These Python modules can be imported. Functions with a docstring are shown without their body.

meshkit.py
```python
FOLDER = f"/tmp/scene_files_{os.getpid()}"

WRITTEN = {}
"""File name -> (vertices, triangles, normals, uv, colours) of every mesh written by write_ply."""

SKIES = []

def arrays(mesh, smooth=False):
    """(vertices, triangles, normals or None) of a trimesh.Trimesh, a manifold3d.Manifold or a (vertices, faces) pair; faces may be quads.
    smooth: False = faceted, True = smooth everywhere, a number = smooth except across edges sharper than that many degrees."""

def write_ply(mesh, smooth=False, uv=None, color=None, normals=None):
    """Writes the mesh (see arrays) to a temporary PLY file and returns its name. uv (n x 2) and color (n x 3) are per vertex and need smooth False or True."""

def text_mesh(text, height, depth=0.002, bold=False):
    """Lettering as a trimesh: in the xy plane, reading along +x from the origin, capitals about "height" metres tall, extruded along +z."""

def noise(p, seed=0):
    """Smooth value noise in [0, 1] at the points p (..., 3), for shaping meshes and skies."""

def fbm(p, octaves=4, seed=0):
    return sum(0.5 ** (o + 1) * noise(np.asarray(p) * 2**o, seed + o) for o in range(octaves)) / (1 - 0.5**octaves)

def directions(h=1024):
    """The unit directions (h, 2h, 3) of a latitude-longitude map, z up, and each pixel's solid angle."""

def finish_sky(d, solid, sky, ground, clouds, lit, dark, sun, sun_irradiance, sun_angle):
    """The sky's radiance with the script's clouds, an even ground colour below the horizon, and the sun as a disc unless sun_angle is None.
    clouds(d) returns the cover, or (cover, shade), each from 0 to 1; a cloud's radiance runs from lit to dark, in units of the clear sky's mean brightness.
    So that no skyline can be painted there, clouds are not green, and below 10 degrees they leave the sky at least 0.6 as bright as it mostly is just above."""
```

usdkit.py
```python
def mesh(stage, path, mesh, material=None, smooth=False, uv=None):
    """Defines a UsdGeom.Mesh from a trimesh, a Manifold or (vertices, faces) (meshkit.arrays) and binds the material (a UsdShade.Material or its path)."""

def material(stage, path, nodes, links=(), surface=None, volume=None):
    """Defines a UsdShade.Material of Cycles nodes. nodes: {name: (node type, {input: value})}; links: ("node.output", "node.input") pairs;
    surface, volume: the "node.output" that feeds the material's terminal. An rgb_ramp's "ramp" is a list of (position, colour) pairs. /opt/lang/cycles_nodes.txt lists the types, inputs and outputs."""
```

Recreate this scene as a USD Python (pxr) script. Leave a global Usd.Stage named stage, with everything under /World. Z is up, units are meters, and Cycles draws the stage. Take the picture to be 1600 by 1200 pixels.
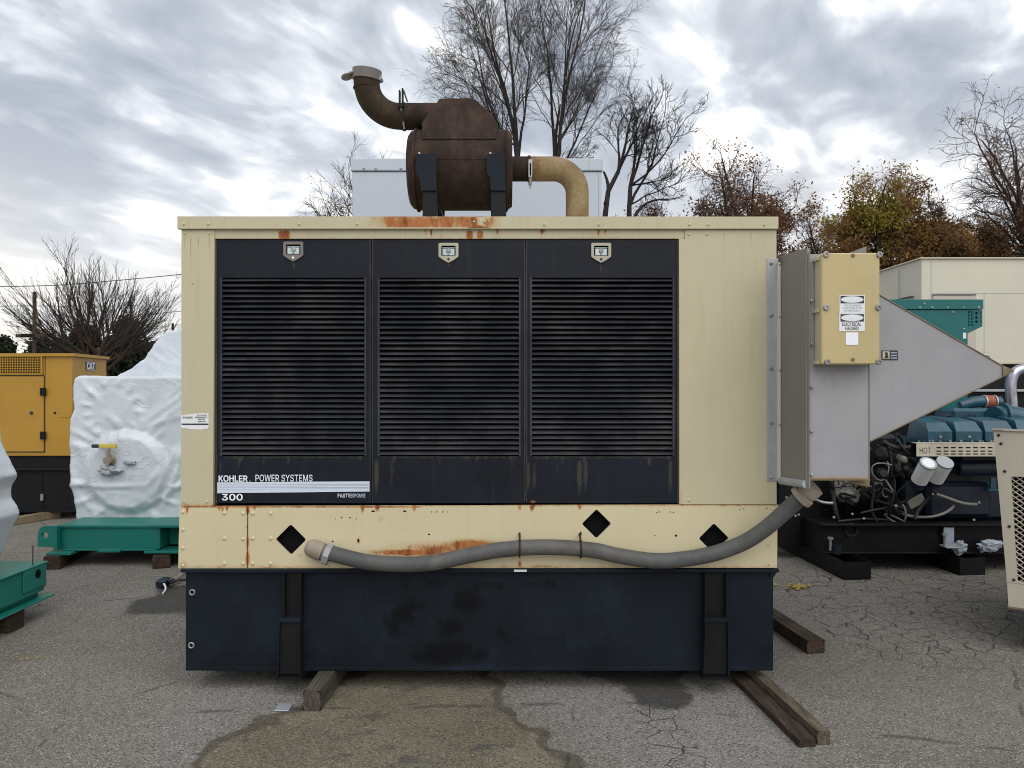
import math, random
import numpy as np, trimesh, usdkit, meshkit
import manifold3d as m3
from shapely.geometry import Polygon, Point, box as sbox
from shapely import affinity
from shapely.ops import unary_union
from scipy.ndimage import gaussian_filter, map_coordinates
from PIL import Image, ImageDraw
from pxr import Usd, UsdGeom, UsdLux, UsdShade, Gf, Sdf, Vt

stage = Usd.Stage.CreateInMemory()
UsdGeom.SetStageUpAxis(stage, 'Z'); UsdGeom.SetStageMetersPerUnit(stage, 1.0)
W = UsdGeom.Xform.Define(stage, '/World'); stage.SetDefaultPrim(W.GetPrim())
UsdGeom.Scope.Define(stage, '/World/Looks')
PI = math.pi
H = 1.80                                   # eye height
F = 1200.0                                 # focal length in photo pixels (photo 1600 wide)

# ---------------------------------------------------------------- node graphs
class NG:
    def __init__(s): s.n, s.l = {}, []
    def add(s, kind, out=None, **inp):
        name = 'n%d' % len(s.n); vals = {}
        for k, v in inp.items():
            if isinstance(v, str) and '.' in v: s.l.append((v, name + '.' + k))
            else: vals[k] = v
        s.n[name] = (kind, vals)
        return name + '.' + out if out else name
    def m(s, op, a, b=0.0, c=0.0, clamp=False): return s.add('math', 'value', math_type=op, value1=a, value2=b, value3=c, use_clamp=clamp)
    def pos(s): return s.add('geometry', 'position')
    def map(s, vec, sc=(1, 1, 1), loc=(0, 0, 0), rot=(0, 0, 0)): return s.add('mapping', 'vector', vector=vec, scale=sc, location=loc, rotation=rot)
    def noise(s, vec, scale, detail=3, rough=.5, dist=0.0, out='fac'): return s.add('noise_texture', out, vector=vec, scale=scale, detail=detail, roughness=rough, distortion=dist)
    def ramp(s, fac, stops): return s.add('rgb_ramp', 'color', fac=fac, ramp=stops)
    def step(s, v, lo, hi, a=0.0, b=1.0): return s.add('map_range', 'result', range_type='smoothstep', value=v, from_min=lo, from_max=hi, to_min=a, to_max=b)
    def mix(s, fac, a, b, mode='mix'): return s.add('mix', 'color', mix_type=mode, fac=fac, color1=a, color2=b)
    def attr(s, name): return s.add('attribute', 'fac', attribute=name)
    def bump(s, h, strength=.3, dist=.01): return s.add('bump', 'normal', height=h, strength=strength, distance=dist)
    def out(s, path, surface=None, volume=None): return usdkit.material(stage, path, s.n, s.l, surface=surface, volume=volume)

def mul(c, k): return tuple(min(1., x * k) for x in c)

# ---------------------------------------------------------------- camera, sky, sun, exposure
cam = UsdGeom.Camera.Define(stage, '/World/camera')
cam.CreateHorizontalApertureAttr(36.0); cam.CreateVerticalApertureAttr(27.0)
cam.CreateFocalLengthAttr(36.0 * F / 1600); cam.CreateClippingRangeAttr(Gf.Vec2f(.05, 5000))
cam.AddTranslateOp().Set((0, 0, H)); cam.AddRotateXOp().Set(90)
EXPOSURE = 1.05
cam.CreateExposureAttr(EXPOSURE)
SUN_EL, SUN_AZ = math.radians(50), math.radians(164)        # azimuth from +y towards +x: high behind the photographer's right shoulder
SKY = 0.1
g = NG()
d0 = g.add('texture_coordinate', 'generated')
sky = g.add('sky_texture', 'color', sky_type='single_scattering', sun_disc=False, sun_elevation=SUN_EL, sun_rotation=SUN_AZ, air_density=1.0, aerosol_density=2.0)
sx = g.add('separate_xyz', vector=d0)
zc = g.m('add', g.m('maximum', sx + '.z', 0.0), .22)
u, v = g.m('divide', sx + '.x', zc), g.m('divide', sx + '.y', zc)
uv = g.add('combine_xyz', 'vector', x=u, y=v, z=0.0)
w1 = g.noise(uv, 1.3, 3, .5, out='color')
uvw = g.add('mix_vector', 'result', fac=.17, a=uv, b=w1)
ruv = g.map(uvw, rot=(0, 0, -1.02))                         # along the cloud rolls, which run away to the right
big = g.noise(g.map(ruv, (.8, 1.0, 1), loc=(1.4, 0, 0)), 1.1, 2, .5)
roll = g.noise(g.map(ruv, (.66, 1.0, 1), loc=(3.1, 1.7, 0)), 7.6, 4, .46, .3)
fine = g.noise(g.map(ruv, (.7, 1.1, 1), loc=(7.3, 4.1, 0)), 13, 4, .55, .3)
dens = g.m('add', g.m('add', g.m('multiply', big, .34), g.m('multiply', roll, .56)), g.m('multiply', fine, .10))
cloud = g.ramp(dens, [(.35, (1.6, 1.55, 1.46)), (.405, (1.08, 1.08, 1.07)), (.445, (.77, .805, .855)), (.495, (.56, .60, .66)), (.58, (.41, .45, .52))])
elev = sx + '.z'
low = g.step(elev, .0, .34)
hz = g.noise(g.map(ruv, (.6, 1.0, 1)), 2.2, 4, .5)
hazec = g.ramp(hz, [(.38, (1.18, 1.09, .96)), (.62, (.83, .83, .825))])
cl = g.mix(g.m('multiply', g.m('subtract', 1.0, low), .9), cloud, hazec)
cl = g.mix(1.0, cl, (5.4, 5.4, 5.4), 'multiply')
final = g.mix(.94, sky, cl)
bgn = g.add('background_shader', 'background', color=final, strength=SKY)
skymat = g.out('/World/Looks/sky_air', surface=bgn)
dome = UsdLux.DomeLight.Define(stage, '/World/sky')
UsdShade.MaterialBindingAPI.Apply(dome.GetPrim()).Bind(skymat)
dome.GetPrim().SetCustomDataByKey('kind', 'structure')
dome.GetPrim().SetCustomDataByKey('label', 'grey overcast sky of broken cloud rolls'); dome.GetPrim().SetCustomDataByKey('category', 'sky')
sun = UsdLux.DistantLight.Define(stage, '/World/sun')
sun.CreateIntensityAttr(0.30); sun.CreateNormalizeAttr(True); sun.CreateAngleAttr(70.0); sun.CreateColorAttr(Gf.Vec3f(1.0, .97, .92))
dv = np.array([math.sin(SUN_AZ) * math.cos(SUN_EL), math.cos(SUN_AZ) * math.cos(SUN_EL), math.sin(SUN_EL)])
zaxis = Gf.Vec3d(*dv)
sun.AddTransformOp().Set(Gf.Matrix4d(Gf.Rotation(Gf.Vec3d(0, 0, 1), zaxis), Gf.Vec3d(0, 0, 0)))

# ---------------------------------------------------------------- scene helpers
_used = {}
def path_of(parent, name):
    base = (parent.GetPath().pathString if parent else '/World') + '/' + name
    k = _used.get(base, 0); _used[base] = k + 1
    return base if k == 0 else base + '_%03d' % k
def tag(p, label=None, cat=None, group=None, kind=None):
    for k, v in (('label', label), ('category', cat), ('group', group), ('kind', kind)):
        if v: p.SetCustomDataByKey(k, v)
    return p
def thing(name, label, cat, loc=(0, 0, 0), rotz=0, group=None, roll=0):
    x = UsdGeom.Xform.Define(stage, path_of(None, name)); x.AddTranslateOp().Set(Gf.Vec3d(*map(float, loc)))
    if rotz: x.AddRotateZOp().Set(float(rotz))
    if roll: x.AddRotateYOp().Set(float(roll))
    p = tag(x.GetPrim(), label, cat, group); OFF[p.GetPath()] = np.array(loc, float) if not rotz and not roll else np.zeros(3)
    return p
OFF = {}
def off_of(parent):
    while parent and parent.GetPath() != Sdf.Path('/World'):
        if parent.GetPath() in OFF: return OFF[parent.GetPath()]
        parent = parent.GetParent()
    return np.zeros(3)
def obj(parent, name, mesh, mat, smooth=32, label=None, kind=None, masks=None, edge=.02):
    """one Mesh prim; world coordinates for things that are not turned"""
    if isinstance(mesh, (list, tuple)) and len(mesh) and hasattr(mesh[0], 'faces'): mesh = trimesh.util.concatenate(list(mesh))
    if hasattr(mesh, 'to_mesh'):
        mm = mesh.to_mesh(); mesh = trimesh.Trimesh(mm.vert_properties[:, :3], mm.tri_verts, process=False)
    mesh = mesh.copy()
    vals = {}
    if masks:
        vv, ff = trimesh.remesh.subdivide_to_size(mesh.vertices, mesh.faces, edge, max_iter=14)
        mesh = trimesh.Trimesh(vv, ff, process=False); smooth = False
        for k, fn in masks.items(): vals[k] = np.clip(fn(vv), 0, 1).astype(np.float32)
    mesh.vertices = np.asarray(mesh.vertices) - off_of(parent)
    p = path_of(parent, name)
    m = usdkit.mesh(stage, p, mesh, mat, smooth=smooth)
    for k, a in vals.items():
        UsdGeom.PrimvarsAPI(m).CreatePrimvar(k, Sdf.ValueTypeNames.FloatArray, 'vertex').Set(Vt.FloatArray.FromNumpy(a))
    return tag(m.GetPrim(), label, kind=kind)
def at(px, py, Y): return np.array([(px - 800) / F * Y, Y, H - (py - 600) / F * Y])
def X_(px, Y): return (px - 800) / F * Y
def Z_(py, Y): return H - (py - 600) / F * Y

def bx(x0, x1, y0, y1, z0, z1, b=.004):
    """box with chamfered edges"""
    x0, x1 = sorted((x0, x1)); y0, y1 = sorted((y0, y1)); z0, z1 = sorted((z0, z1))
    b = min(b, .3 * min(x1 - x0, y1 - y0, z1 - z0))
    if b <= 0: return trimesh.creation.box(bounds=[[x0, y0, z0], [x1, y1, z1]])
    c, h = np.array([(x0 + x1) / 2, (y0 + y1) / 2, (z0 + z1) / 2]), np.array([x1 - x0, y1 - y0, z1 - z0]) / 2
    pts = []
    for s in np.ndindex(2, 2, 2):
        sg = np.array(s) * 2 - 1
        for k in range(3):
            q = h - b; q[k] = h[k]; pts.append(c + sg * q)
    return trimesh.convex.convex_hull(np.array(pts))
def ex(poly, y0, y1):
    """polygon in x,z extruded from y0 (near) to y1"""
    out = []
    for gpoly in getattr(poly, 'geoms', [poly]):
        m = trimesh.creation.extrude_polygon(gpoly, y1 - y0, engine='earcut')
        v = np.asarray(m.vertices); m.vertices = np.stack([v[:, 0], y1 - v[:, 2], v[:, 1]], 1)
        out.append(m)
    return trimesh.util.concatenate(out)
def exx(poly, x0, x1):
    """polygon in y,z extruded along x"""
    m = trimesh.creation.extrude_polygon(poly, x1 - x0, engine='earcut')
    v = np.asarray(m.vertices); m.vertices = np.stack([x0 + v[:, 2], v[:, 0], v[:, 1]], 1)
    return m
def exz(poly, z0, z1):
    m = trimesh.creation.extrude_polygon(poly, z1 - z0, engine='earcut'); m.apply_translation([0, 0, z0]); return m
def tubes(P, R, k=4, caps=False):
    """P (m,n,3) polylines, R (m,n) radii"""
    P = np.asarray(P, float); R = np.asarray(R, float); m, n, _ = P.shape
    T = np.gradient(P, axis=1); T /= np.maximum(np.linalg.norm(T, axis=2, keepdims=True), 1e-9)
    mean = P[:, -1] - P[:, 0]; ref = np.where(np.abs(mean[:, 2:3]) > .6 * np.linalg.norm(mean, axis=1, keepdims=True), [[1., 0, 0]], [[0, 0, 1.]])[:, None]
    A = np.cross(T, np.broadcast_to(ref, T.shape)); A /= np.maximum(np.linalg.norm(A, axis=2, keepdims=True), 1e-9)
    B = np.cross(T, A)
    a = np.arange(k) / k * 2 * PI
    V = P[:, :, None] + R[:, :, None, None] * (A[:, :, None] * np.cos(a)[:, None] + B[:, :, None] * np.sin(a)[:, None])
    V = V.reshape(-1, 3)
    i, j, c = np.meshgrid(np.arange(m), np.arange(n - 1), np.arange(k), indexing='ij')
    q = lambda jj, cc: (i * n + jj) * k + cc % k
    a0, a1, b0, b1 = q(j, c), q(j, c + 1), q(j + 1, c), q(j + 1, c + 1)
    Fc = np.concatenate([np.stack([a0, b0, b1], -1).reshape(-1, 3), np.stack([a0, b1, a1], -1).reshape(-1, 3)])
    if caps:
        ex_ = []
        for t in range(m):
            for jj, fl in ((0, 1), (n - 1, 0)):
                idx = (t * n + jj) * k + np.arange(k)
                for e in range(1, k - 1): ex_.append([idx[0], idx[e], idx[e + 1]] if fl else [idx[0], idx[e + 1], idx[e]])
        Fc = np.concatenate([Fc, np.array(ex_)])
    return trimesh.Trimesh(V, Fc, process=False)
def pt_tube(pts, r, k=16, caps=True):
    """one tube with parallel transported frame"""
    P = np.asarray(pts, float); n = len(P); r = np.broadcast_to(r, (n,))
    T = np.gradient(P, axis=0); T /= np.linalg.norm(T, axis=1, keepdims=True)
    A = np.cross(T[0], [0, 0, 1.] if abs(T[0][2]) < .8 else [1., 0, 0]); A /= np.linalg.norm(A)
    V = []; a = np.arange(k) / k * 2 * PI
    for i in range(n):
        A = A - T[i] * (A @ T[i]); A /= np.linalg.norm(A); B = np.cross(T[i], A)
        V.append(P[i] + r[i] * (np.cos(a)[:, None] * A + np.sin(a)[:, None] * B))
    V = np.concatenate(V); Fc = []
    for i in range(n - 1):
        for c in range(k):
            a0, a1, b0, b1 = i * k + c, i * k + (c + 1) % k, (i + 1) * k + c, (i + 1) * k + (c + 1) % k
            Fc += [[a0, b1, b0], [a0, a1, b1]]
    if caps:
        for e in range(1, k - 1):
            Fc.append([0, e + 1, e]); o = (n - 1) * k; Fc.append([o, o + e, o + e + 1])
    return trimesh.Trimesh(V, Fc, process=False)
def spline(pts, n=60):
    from scipy.interpolate import CubicSpline
    p = np.asarray(pts, float); t = np.concatenate([[0], np.cumsum(np.linalg.norm(np.diff(p, axis=0), axis=1))])
    return CubicSpline(t, p)(np.linspace(0, t[-1], n))
def cyl(p0, p1, r, r1=None, k=24, b=0):
    p0, p1 = np.asarray(p0, float), np.asarray(p1, float); r1 = r if r1 is None else r1
    if b:
        d = (p1 - p0) / np.linalg.norm(p1 - p0)
        return pt_tube([p0, p0 + d * 1e-4, p0 + d * b, p1 - d * b, p1 - d * 1e-4, p1], [r - b, r - b, r, r1, r1 - b, r1 - b], k)
    return pt_tube([p0, p1], [r, r1], k)
def lathe(profile, p0, axis, k=40):
    """profile: (distance along axis, radius)"""
    axis = np.asarray(axis, float); axis /= np.linalg.norm(axis); prof = np.asarray(profile, float)
    A = np.cross(axis, [0, 0, 1.] if abs(axis[2]) < .8 else [1., 0, 0]); A /= np.linalg.norm(A); B = np.cross(axis, A)
    a = np.arange(k) / k * 2 * PI; n = len(prof)
    V = np.concatenate([np.asarray(p0) + axis * s + max(r, 1e-5) * (np.cos(a)[:, None] * A + np.sin(a)[:, None] * B) for s, r in prof]); Fc = []
    for i in range(n - 1):
        for c in range(k):
            a0, a1, b0, b1 = i * k + c, i * k + (c + 1) % k, (i + 1) * k + c, (i + 1) * k + (c + 1) % k
            Fc += [[a0, b1, b0], [a0, a1, b1]]
    for e in range(1, k - 1):
        Fc.append([0, e + 1, e]); o = (n - 1) * k; Fc.append([o, o + e, o + e + 1])
    return trimesh.Trimesh(V, Fc, process=False)
def rivet(x, y, z, r=.009, h=.006):
    """domed rivet head facing -y"""
    return lathe([(0, r), (h * .35, r * .97), (h * .75, r * .72), (h, r * .25)], (x, y, z), (0, -1, 0), 12)
def rect(x0, x1, z0, z1): return sbox(min(x0, x1), min(z0, z1), max(x0, x1), max(z0, z1))
def rrect(x0, x1, z0, z1, r): return rect(x0, x1, z0, z1).buffer(-r).buffer(r, quad_segs=5)
def xf(m, mat): m = m.copy(); m.apply_transform(mat); return m
def rotz(m, deg, about=(0, 0, 0)): return xf(m, trimesh.transformations.rotation_matrix(math.radians(deg), [0, 0, 1], about))
def roty(m, deg, about=(0, 0, 0)): return xf(m, trimesh.transformations.rotation_matrix(math.radians(deg), [0, 1, 0], about))
def rotx(m, deg, about=(0, 0, 0)): return xf(m, trimesh.transformations.rotation_matrix(math.radians(deg), [1, 0, 0], about))
def text(s, x, z, y, h, width=None, depth=.0015, bold=False, thin=0):
    """lettering in the x,z plane facing -y, baseline left corner at x,z"""
    m = meshkit.text_mesh(s, h, depth, bold); v = np.asarray(m.vertices).copy()
    w = v[:, 0].max() - v[:, 0].min(); k = (width / w) if width else 1.0
    m.vertices = np.stack([x + (v[:, 0] - v[:, 0].min()) * k, y - v[:, 2], z + v[:, 1]], 1)
    return m
def gauss2(v, cx, cz, rx, rz): return np.exp(-(((v[:, 0] - cx) / rx) ** 2 + ((v[:, 2] - cz) / rz) ** 2))
def soft(v, x0, x1, z0, z1, s):
    f = lambda a, lo, hi: np.clip((a - lo) / s + .5, 0, 1) * np.clip((hi - a) / s + .5, 0, 1)
    return f(v[:, 0], x0, x1) * f(v[:, 2], z0, z1)

# ---------------------------------------------------------------- materials
L = '/World/Looks/'
_mats = {}
def paint(name, col, rough=.45, var=.12, streak=.0, dirtcol=(.10, .085, .06), dirt=.0, masks=False, bump=.0, spec=.4, scale=1.4, metal=0.0, fleck=0.0, dust=0.0, dustcol=(.4, .38, .34), halo=.6):
    g = NG(); p = g.pos()
    n1 = g.noise(p, scale, 4, .6)
    c = g.mix(g.step(n1, .3, .7), mul(col, 1 - var), mul(col, 1 + var * .6))
    if streak:
        st = g.noise(g.map(p, (9, 9, .55)), 3.0, 4, .6)
        c = g.mix(g.m('multiply', g.step(st, .5, .78), streak), c, dirtcol)
    if dirt:
        dn = g.noise(p, 5.5, 6, .65)
        c = g.mix(g.m('multiply', g.step(dn, .52, .75), dirt), c, dirtcol)
    if dust:
        dn = g.noise(g.map(p, (1, 1, 1), loc=(5, 2, 1)), 2.3, 6, .7)
        c = g.mix(g.m('multiply', g.step(dn, .4, .75), dust), c, dustcol)
    if fleck:
        fn = g.noise(p, 85, 3, .6)
        c = g.mix(g.m('multiply', g.step(fn, .66, .74), fleck), c, mul(dirtcol, .8))
    r = g.m('add', rough - .08, g.m('multiply', g.noise(p, 7, 3, .6), .16))
    if masks:
        dm = g.attr('dirt'); nz = g.noise(g.map(p, (1, 1, .45)), 26, 5, .65)
        dk = g.step(g.m('add', dm, g.m('multiply', g.m('subtract', nz, .5), .9)), .25, .75)
        c = g.mix(g.m('multiply', dk, .75), c, dirtcol)
        rm = g.attr('rust'); nr = g.noise(g.map(p, (1, 1, .6)), 20, 6, .7)
        rk = g.step(g.m('add', rm, g.m('multiply', g.m('subtract', nr, .5), 1.1)), .36, .66)
        rk = g.m('multiply', rk, g.step(rm, .02, .12))
        rn = g.noise(g.map(p, (1, 1, .4)), 14, 5, .65)
        rc = g.ramp(rn, [(.28, (.085, .022, .008)), (.42, (.22, .066, .018)), (.55, (.38, .15, .045)), (.68, (.30, .10, .03))])
        hal = g.step(g.m('add', rm, g.m('multiply', g.m('subtract', nr, .5), .5)), .08, .5)
        c = g.mix(g.m('multiply', hal, halo), c, (.40, .24, .085))
        c = g.mix(rk, c, rc)
        r = g.m('add', r, g.m('multiply', rk, .4))
    args = dict(base_color=c, roughness=r, specular_ior_level=spec, metallic=metal)
    if bump: args['normal'] = g.bump(g.noise(p, 3.0, 2, .5), bump, .02)
    b = g.add('principled_bsdf', 'BSDF', **args)
    return g.out(L + name, surface=b)

M = {}
CREAM = (.545, .482, .315)
M['cream'] = paint('cream_paint', CREAM, .42, .05, streak=.10, dirtcol=(.33, .25, .13), masks=True, bump=.05, fleck=.0)
M['cream_upper'] = paint('cream_faded_paint', (.465, .422, .285), .42, .06, streak=.22, dirtcol=(.30, .25, .14), masks=True, bump=.05)
M['cream_old'] = paint('cream_old_paint', (.46, .43, .35), .5, .06, streak=.12, dirtcol=(.36, .31, .2), dirt=.08)
M['cream_pale'] = paint('cream_pale_paint', (.55, .525, .43), .5, .05, streak=.08, dirtcol=(.42, .38, .28))
M['navy'] = paint('navy_paint', (.0068, .0090, .0165), .42, .25, streak=.14, dirtcol=(.050, .050, .034), masks=True, halo=.0, spec=.20, bump=.04, dust=.2, dustcol=(.020, .025, .038), scale=3)
M['slat'] = paint('louver_paint', (.022, .0255, .033), .42, .3, dust=.7, dustcol=(.085, .086, .088), dirt=.16, dirtcol=(.05, .03, .02), scale=6, spec=.3)
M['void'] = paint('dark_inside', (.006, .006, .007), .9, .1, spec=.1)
M['tank'] = paint('tank_paint', (.0080, .0118, .0178), .45, .3, streak=.05, dirtcol=(.0030, .0028, .0028), masks=True, spec=.13, dust=.55, dustcol=(.0165, .0255, .039), scale=2)
M['black'] = paint('black_paint', (.0052, .0058, .007), .5, .25, dust=.25, dustcol=(.017, .018, .020), dirt=.1, dirtcol=(.03, .018, .01), spec=.2)
M['stain_black'] = paint('oily_black', (.005, .005, .006), .45, .3, dust=.3, dustcol=(.018, .017, .016), spec=.25)
def rustmat(name, c0, c1, c2, rough=.85, sc=9, vert=.35, bump=.35):
    g = NG(); p = g.pos()
    n = g.noise(g.map(p, (1, 1, vert)), sc, 7, .68, .3); n2 = g.noise(p, sc * 9, 3, .6)
    v = g.m('add', g.m('multiply', n, .75), g.m('multiply', n2, .25))
    c = g.ramp(v, [(.34, c0), (.5, c1), (.64, c2)])
    b = g.add('principled_bsdf', 'BSDF', base_color=c, roughness=rough, specular_ior_level=.25, normal=g.bump(n2, bump, .006))
    return g.out(L + name, surface=b)
M['rust_dark'] = rustmat('muffler_rust', (.013, .0085, .007), (.030, .018, .0135), (.060, .034, .023))
M['rust_pipe'] = rustmat('pipe_rust', (.017, .012, .007), (.036, .025, .013), (.060, .036, .017), vert=.8)
M['rust_tan'] = rustmat('tan_pipe', (.13, .050, .028), (.22, .155, .075), (.29, .225, .125), rough=.65, sc=5, vert=.5, bump=.1)
M['rust_orange'] = rustmat('orange_rust', (.10, .028, .010), (.26, .085, .022), (.40, .17, .05), sc=16)
M['bolt'] = paint('bolt_steel', (.33, .33, .32), .45, .3, metal=.6, dirt=.3)
M['galv'] = paint('galvanised', (.36, .38, .40), .42, .12, streak=.12, dirtcol=(.2, .19, .17), metal=.35, scale=7)
M['duct'] = paint('duct_grey', (.285, .283, .300), .5, .07, streak=.14, dirtcol=(.19, .18, .18), dirt=.08, metal=.1, masks=True, scale=2.2, bump=.22, fleck=.12, dust=.25, dustcol=(.33, .325, .33))
M['duct_side'] = paint('duct_taupe', (.20, .19, .170), .5, .08, streak=.15, dirtcol=(.1, .085, .065), dirt=.06, metal=.05)
M['rain_cap'] = paint('rain_cap_grey', (.17, .15, .14), .5, .1, dirt=.2, dirtcol=(.1, .07, .05))
M['duct_edge'] = paint('duct_edge_tan', (.19, .145, .085), .6, .25, dirt=.4, dirtcol=(.13, .07, .03), scale=9)
M['ybox'] = paint('yellow_box', (.46, .375, .19), .45, .06, streak=.12, dirtcol=(.36, .25, .10), dirt=.08, masks=True, scale=4)
M['ybox_rim'] = paint('yellow_box_rim', (.50, .46, .28), .45, .05, streak=.1, dirtcol=(.35, .28, .13))
M['sticker'] = paint('sticker_white', (.68, .70, .72), .4, .04, dirt=.08, dirtcol=(.4, .4, .38))
M['ink'] = paint('ink_dark', (.025, .028, .04), .5, .1)
M['ink_faint'] = paint('ink_faint', (.34, .36, .38), .5, .1)
M['silverblue'] = paint('decal_silver', (.55, .61, .70), .4, .08, streak=.12, dirtcol=(.4, .42, .46))
M['letter'] = paint('decal_white', (.78, .82, .88), .4, .04)
M['decal_grey'] = paint('decal_grey', (.30, .34, .40), .4, .1)
M['chrome'] = paint('latch_metal', (.55, .55, .50), .35, .2, metal=.75, dirt=.2, dirtcol=(.2, .15, .09))
M['latch_ring'] = paint('latch_ring', (.40, .385, .30), .4, .15, metal=.3, dirt=.15)
M['paddle'] = paint('paddle_metal', (.50, .58, .60), .25, .2, metal=.8, dirt=.2)
M['hose'] = paint('grey_conduit', (.078, .080, .082), .55, .2, dust=.75, dustcol=(.14, .125, .10), dirt=.5, dirtcol=(.20, .18, .15), scale=5, bump=.25, spec=.25)
M['hose_fit'] = paint('conduit_fitting', (.27, .235, .185), .6, .2, dirt=.3, dirtcol=(.16, .12, .08), scale=9)
M['white_panel'] = paint('white_panel', (.43, .475, .545), .4, .03, streak=.05, dirtcol=(.45, .47, .5))
M['cat'] = paint('yellow_machine', (.38, .21, .028), .42, .08, streak=.3, dirtcol=(.33, .19, .04), scale=1)
M['teal'] = paint('teal_paint', (.005, .150, .120), .42, .12, dust=.22, dustcol=(.06, .2, .18), dirt=.08, dirtcol=(.03, .08, .07))
M['teal2'] = paint('teal_cabinet_paint', (.005, .115, .118), .4, .08, dust=.08, dustcol=(.05, .18, .17))
M['blue'] = paint('blue_engine', (.011, .060, .092), .34, .25, dirt=.3, dirtcol=(.012, .025, .04), scale=6, spec=.5)
M['blue_dark'] = paint('blue_engine_dark', (.006, .013, .027), .42, .3, dirt=.3, dirtcol=(.01, .012, .018), scale=5)
M['beige'] = paint('guard_beige', (.44, .40, .32), .5, .12, dirt=.25, dirtcol=(.2, .14, .09), scale=6)
M['filter'] = paint('filter_white', (.72, .74, .75), .38, .05, dirt=.08, dirtcol=(.4, .4, .4))
M['orange'] = paint('orange_silicone', (.24, .06, .03), .5, .2)
M['rubber'] = paint('black_rubber', (.012, .012, .013), .6, .2, dust=.3, dustcol=(.04, .04, .04))
M['brass'] = paint('valve_metal', (.42, .36, .27), .4, .25, metal=.7)
M['yellow'] = paint('yellow_plastic', (.55, .44, .10), .45, .1)
M['steel_pipe'] = paint('steel_pipe', (.42, .42, .50), .25, .25, metal=.85, scale=8)
def plastic():
    g = NG(); p = g.pos()
    def crease(vec, sc, w, dist):
        n = g.noise(vec, sc, 2, .5, dist)
        return g.step(g.m('absolute', g.m('subtract', n, .5)), w, 0.0)
    c1 = crease(g.map(p, (1, 1, 1.6), rot=(0, .5, 0)), 2.6, .035, 1.6)
    c2 = crease(g.map(g.map(p, rot=(0, -.7, 0)), (.6, 1, 2.4), loc=(4, 1, 2)), 4.5, .05, 1.0)
    c3 = crease(g.map(p, (1.6, 1.6, .8), loc=(9, 3, 5)), 9.0, .06, 2.0)
    mask = g.step(g.noise(p, 1.6, 3, .6), .42, .62)
    soft_ = g.noise(p, 1.7, 2, .5)
    c1 = g.m('multiply', c1, g.step(g.noise(g.map(p, loc=(8, 1, 3)), 1.3, 2, .5), .44, .6))
    h = g.m('add', g.m('multiply', c1, .5), g.m('multiply', g.m('add', g.m('multiply', c2, .45), g.m('multiply', c3, .12)), mask))
    h = g.m('add', h, g.m('multiply', soft_, .35))
    c = g.mix(g.step(g.noise(p, 3, 4, .6), .35, .7), (.585, .63, .685), (.645, .69, .74))
    c = g.mix(g.m('multiply', c1, .08), c, (.40, .43, .47))
    pr = g.add('principled_bsdf', 'BSDF', base_color=c, roughness=.26, specular_ior_level=.5, normal=g.bump(h, .34, .020))
    tr = g.add('translucent_bsdf', 'BSDF', color=(.7, .75, .8))
    return g.out(L + 'shrink_wrap', surface=g.add('mix_closure', 'closure', fac=.12, closure1=pr, closure2=tr))
M['wrap'] = plastic()
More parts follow.
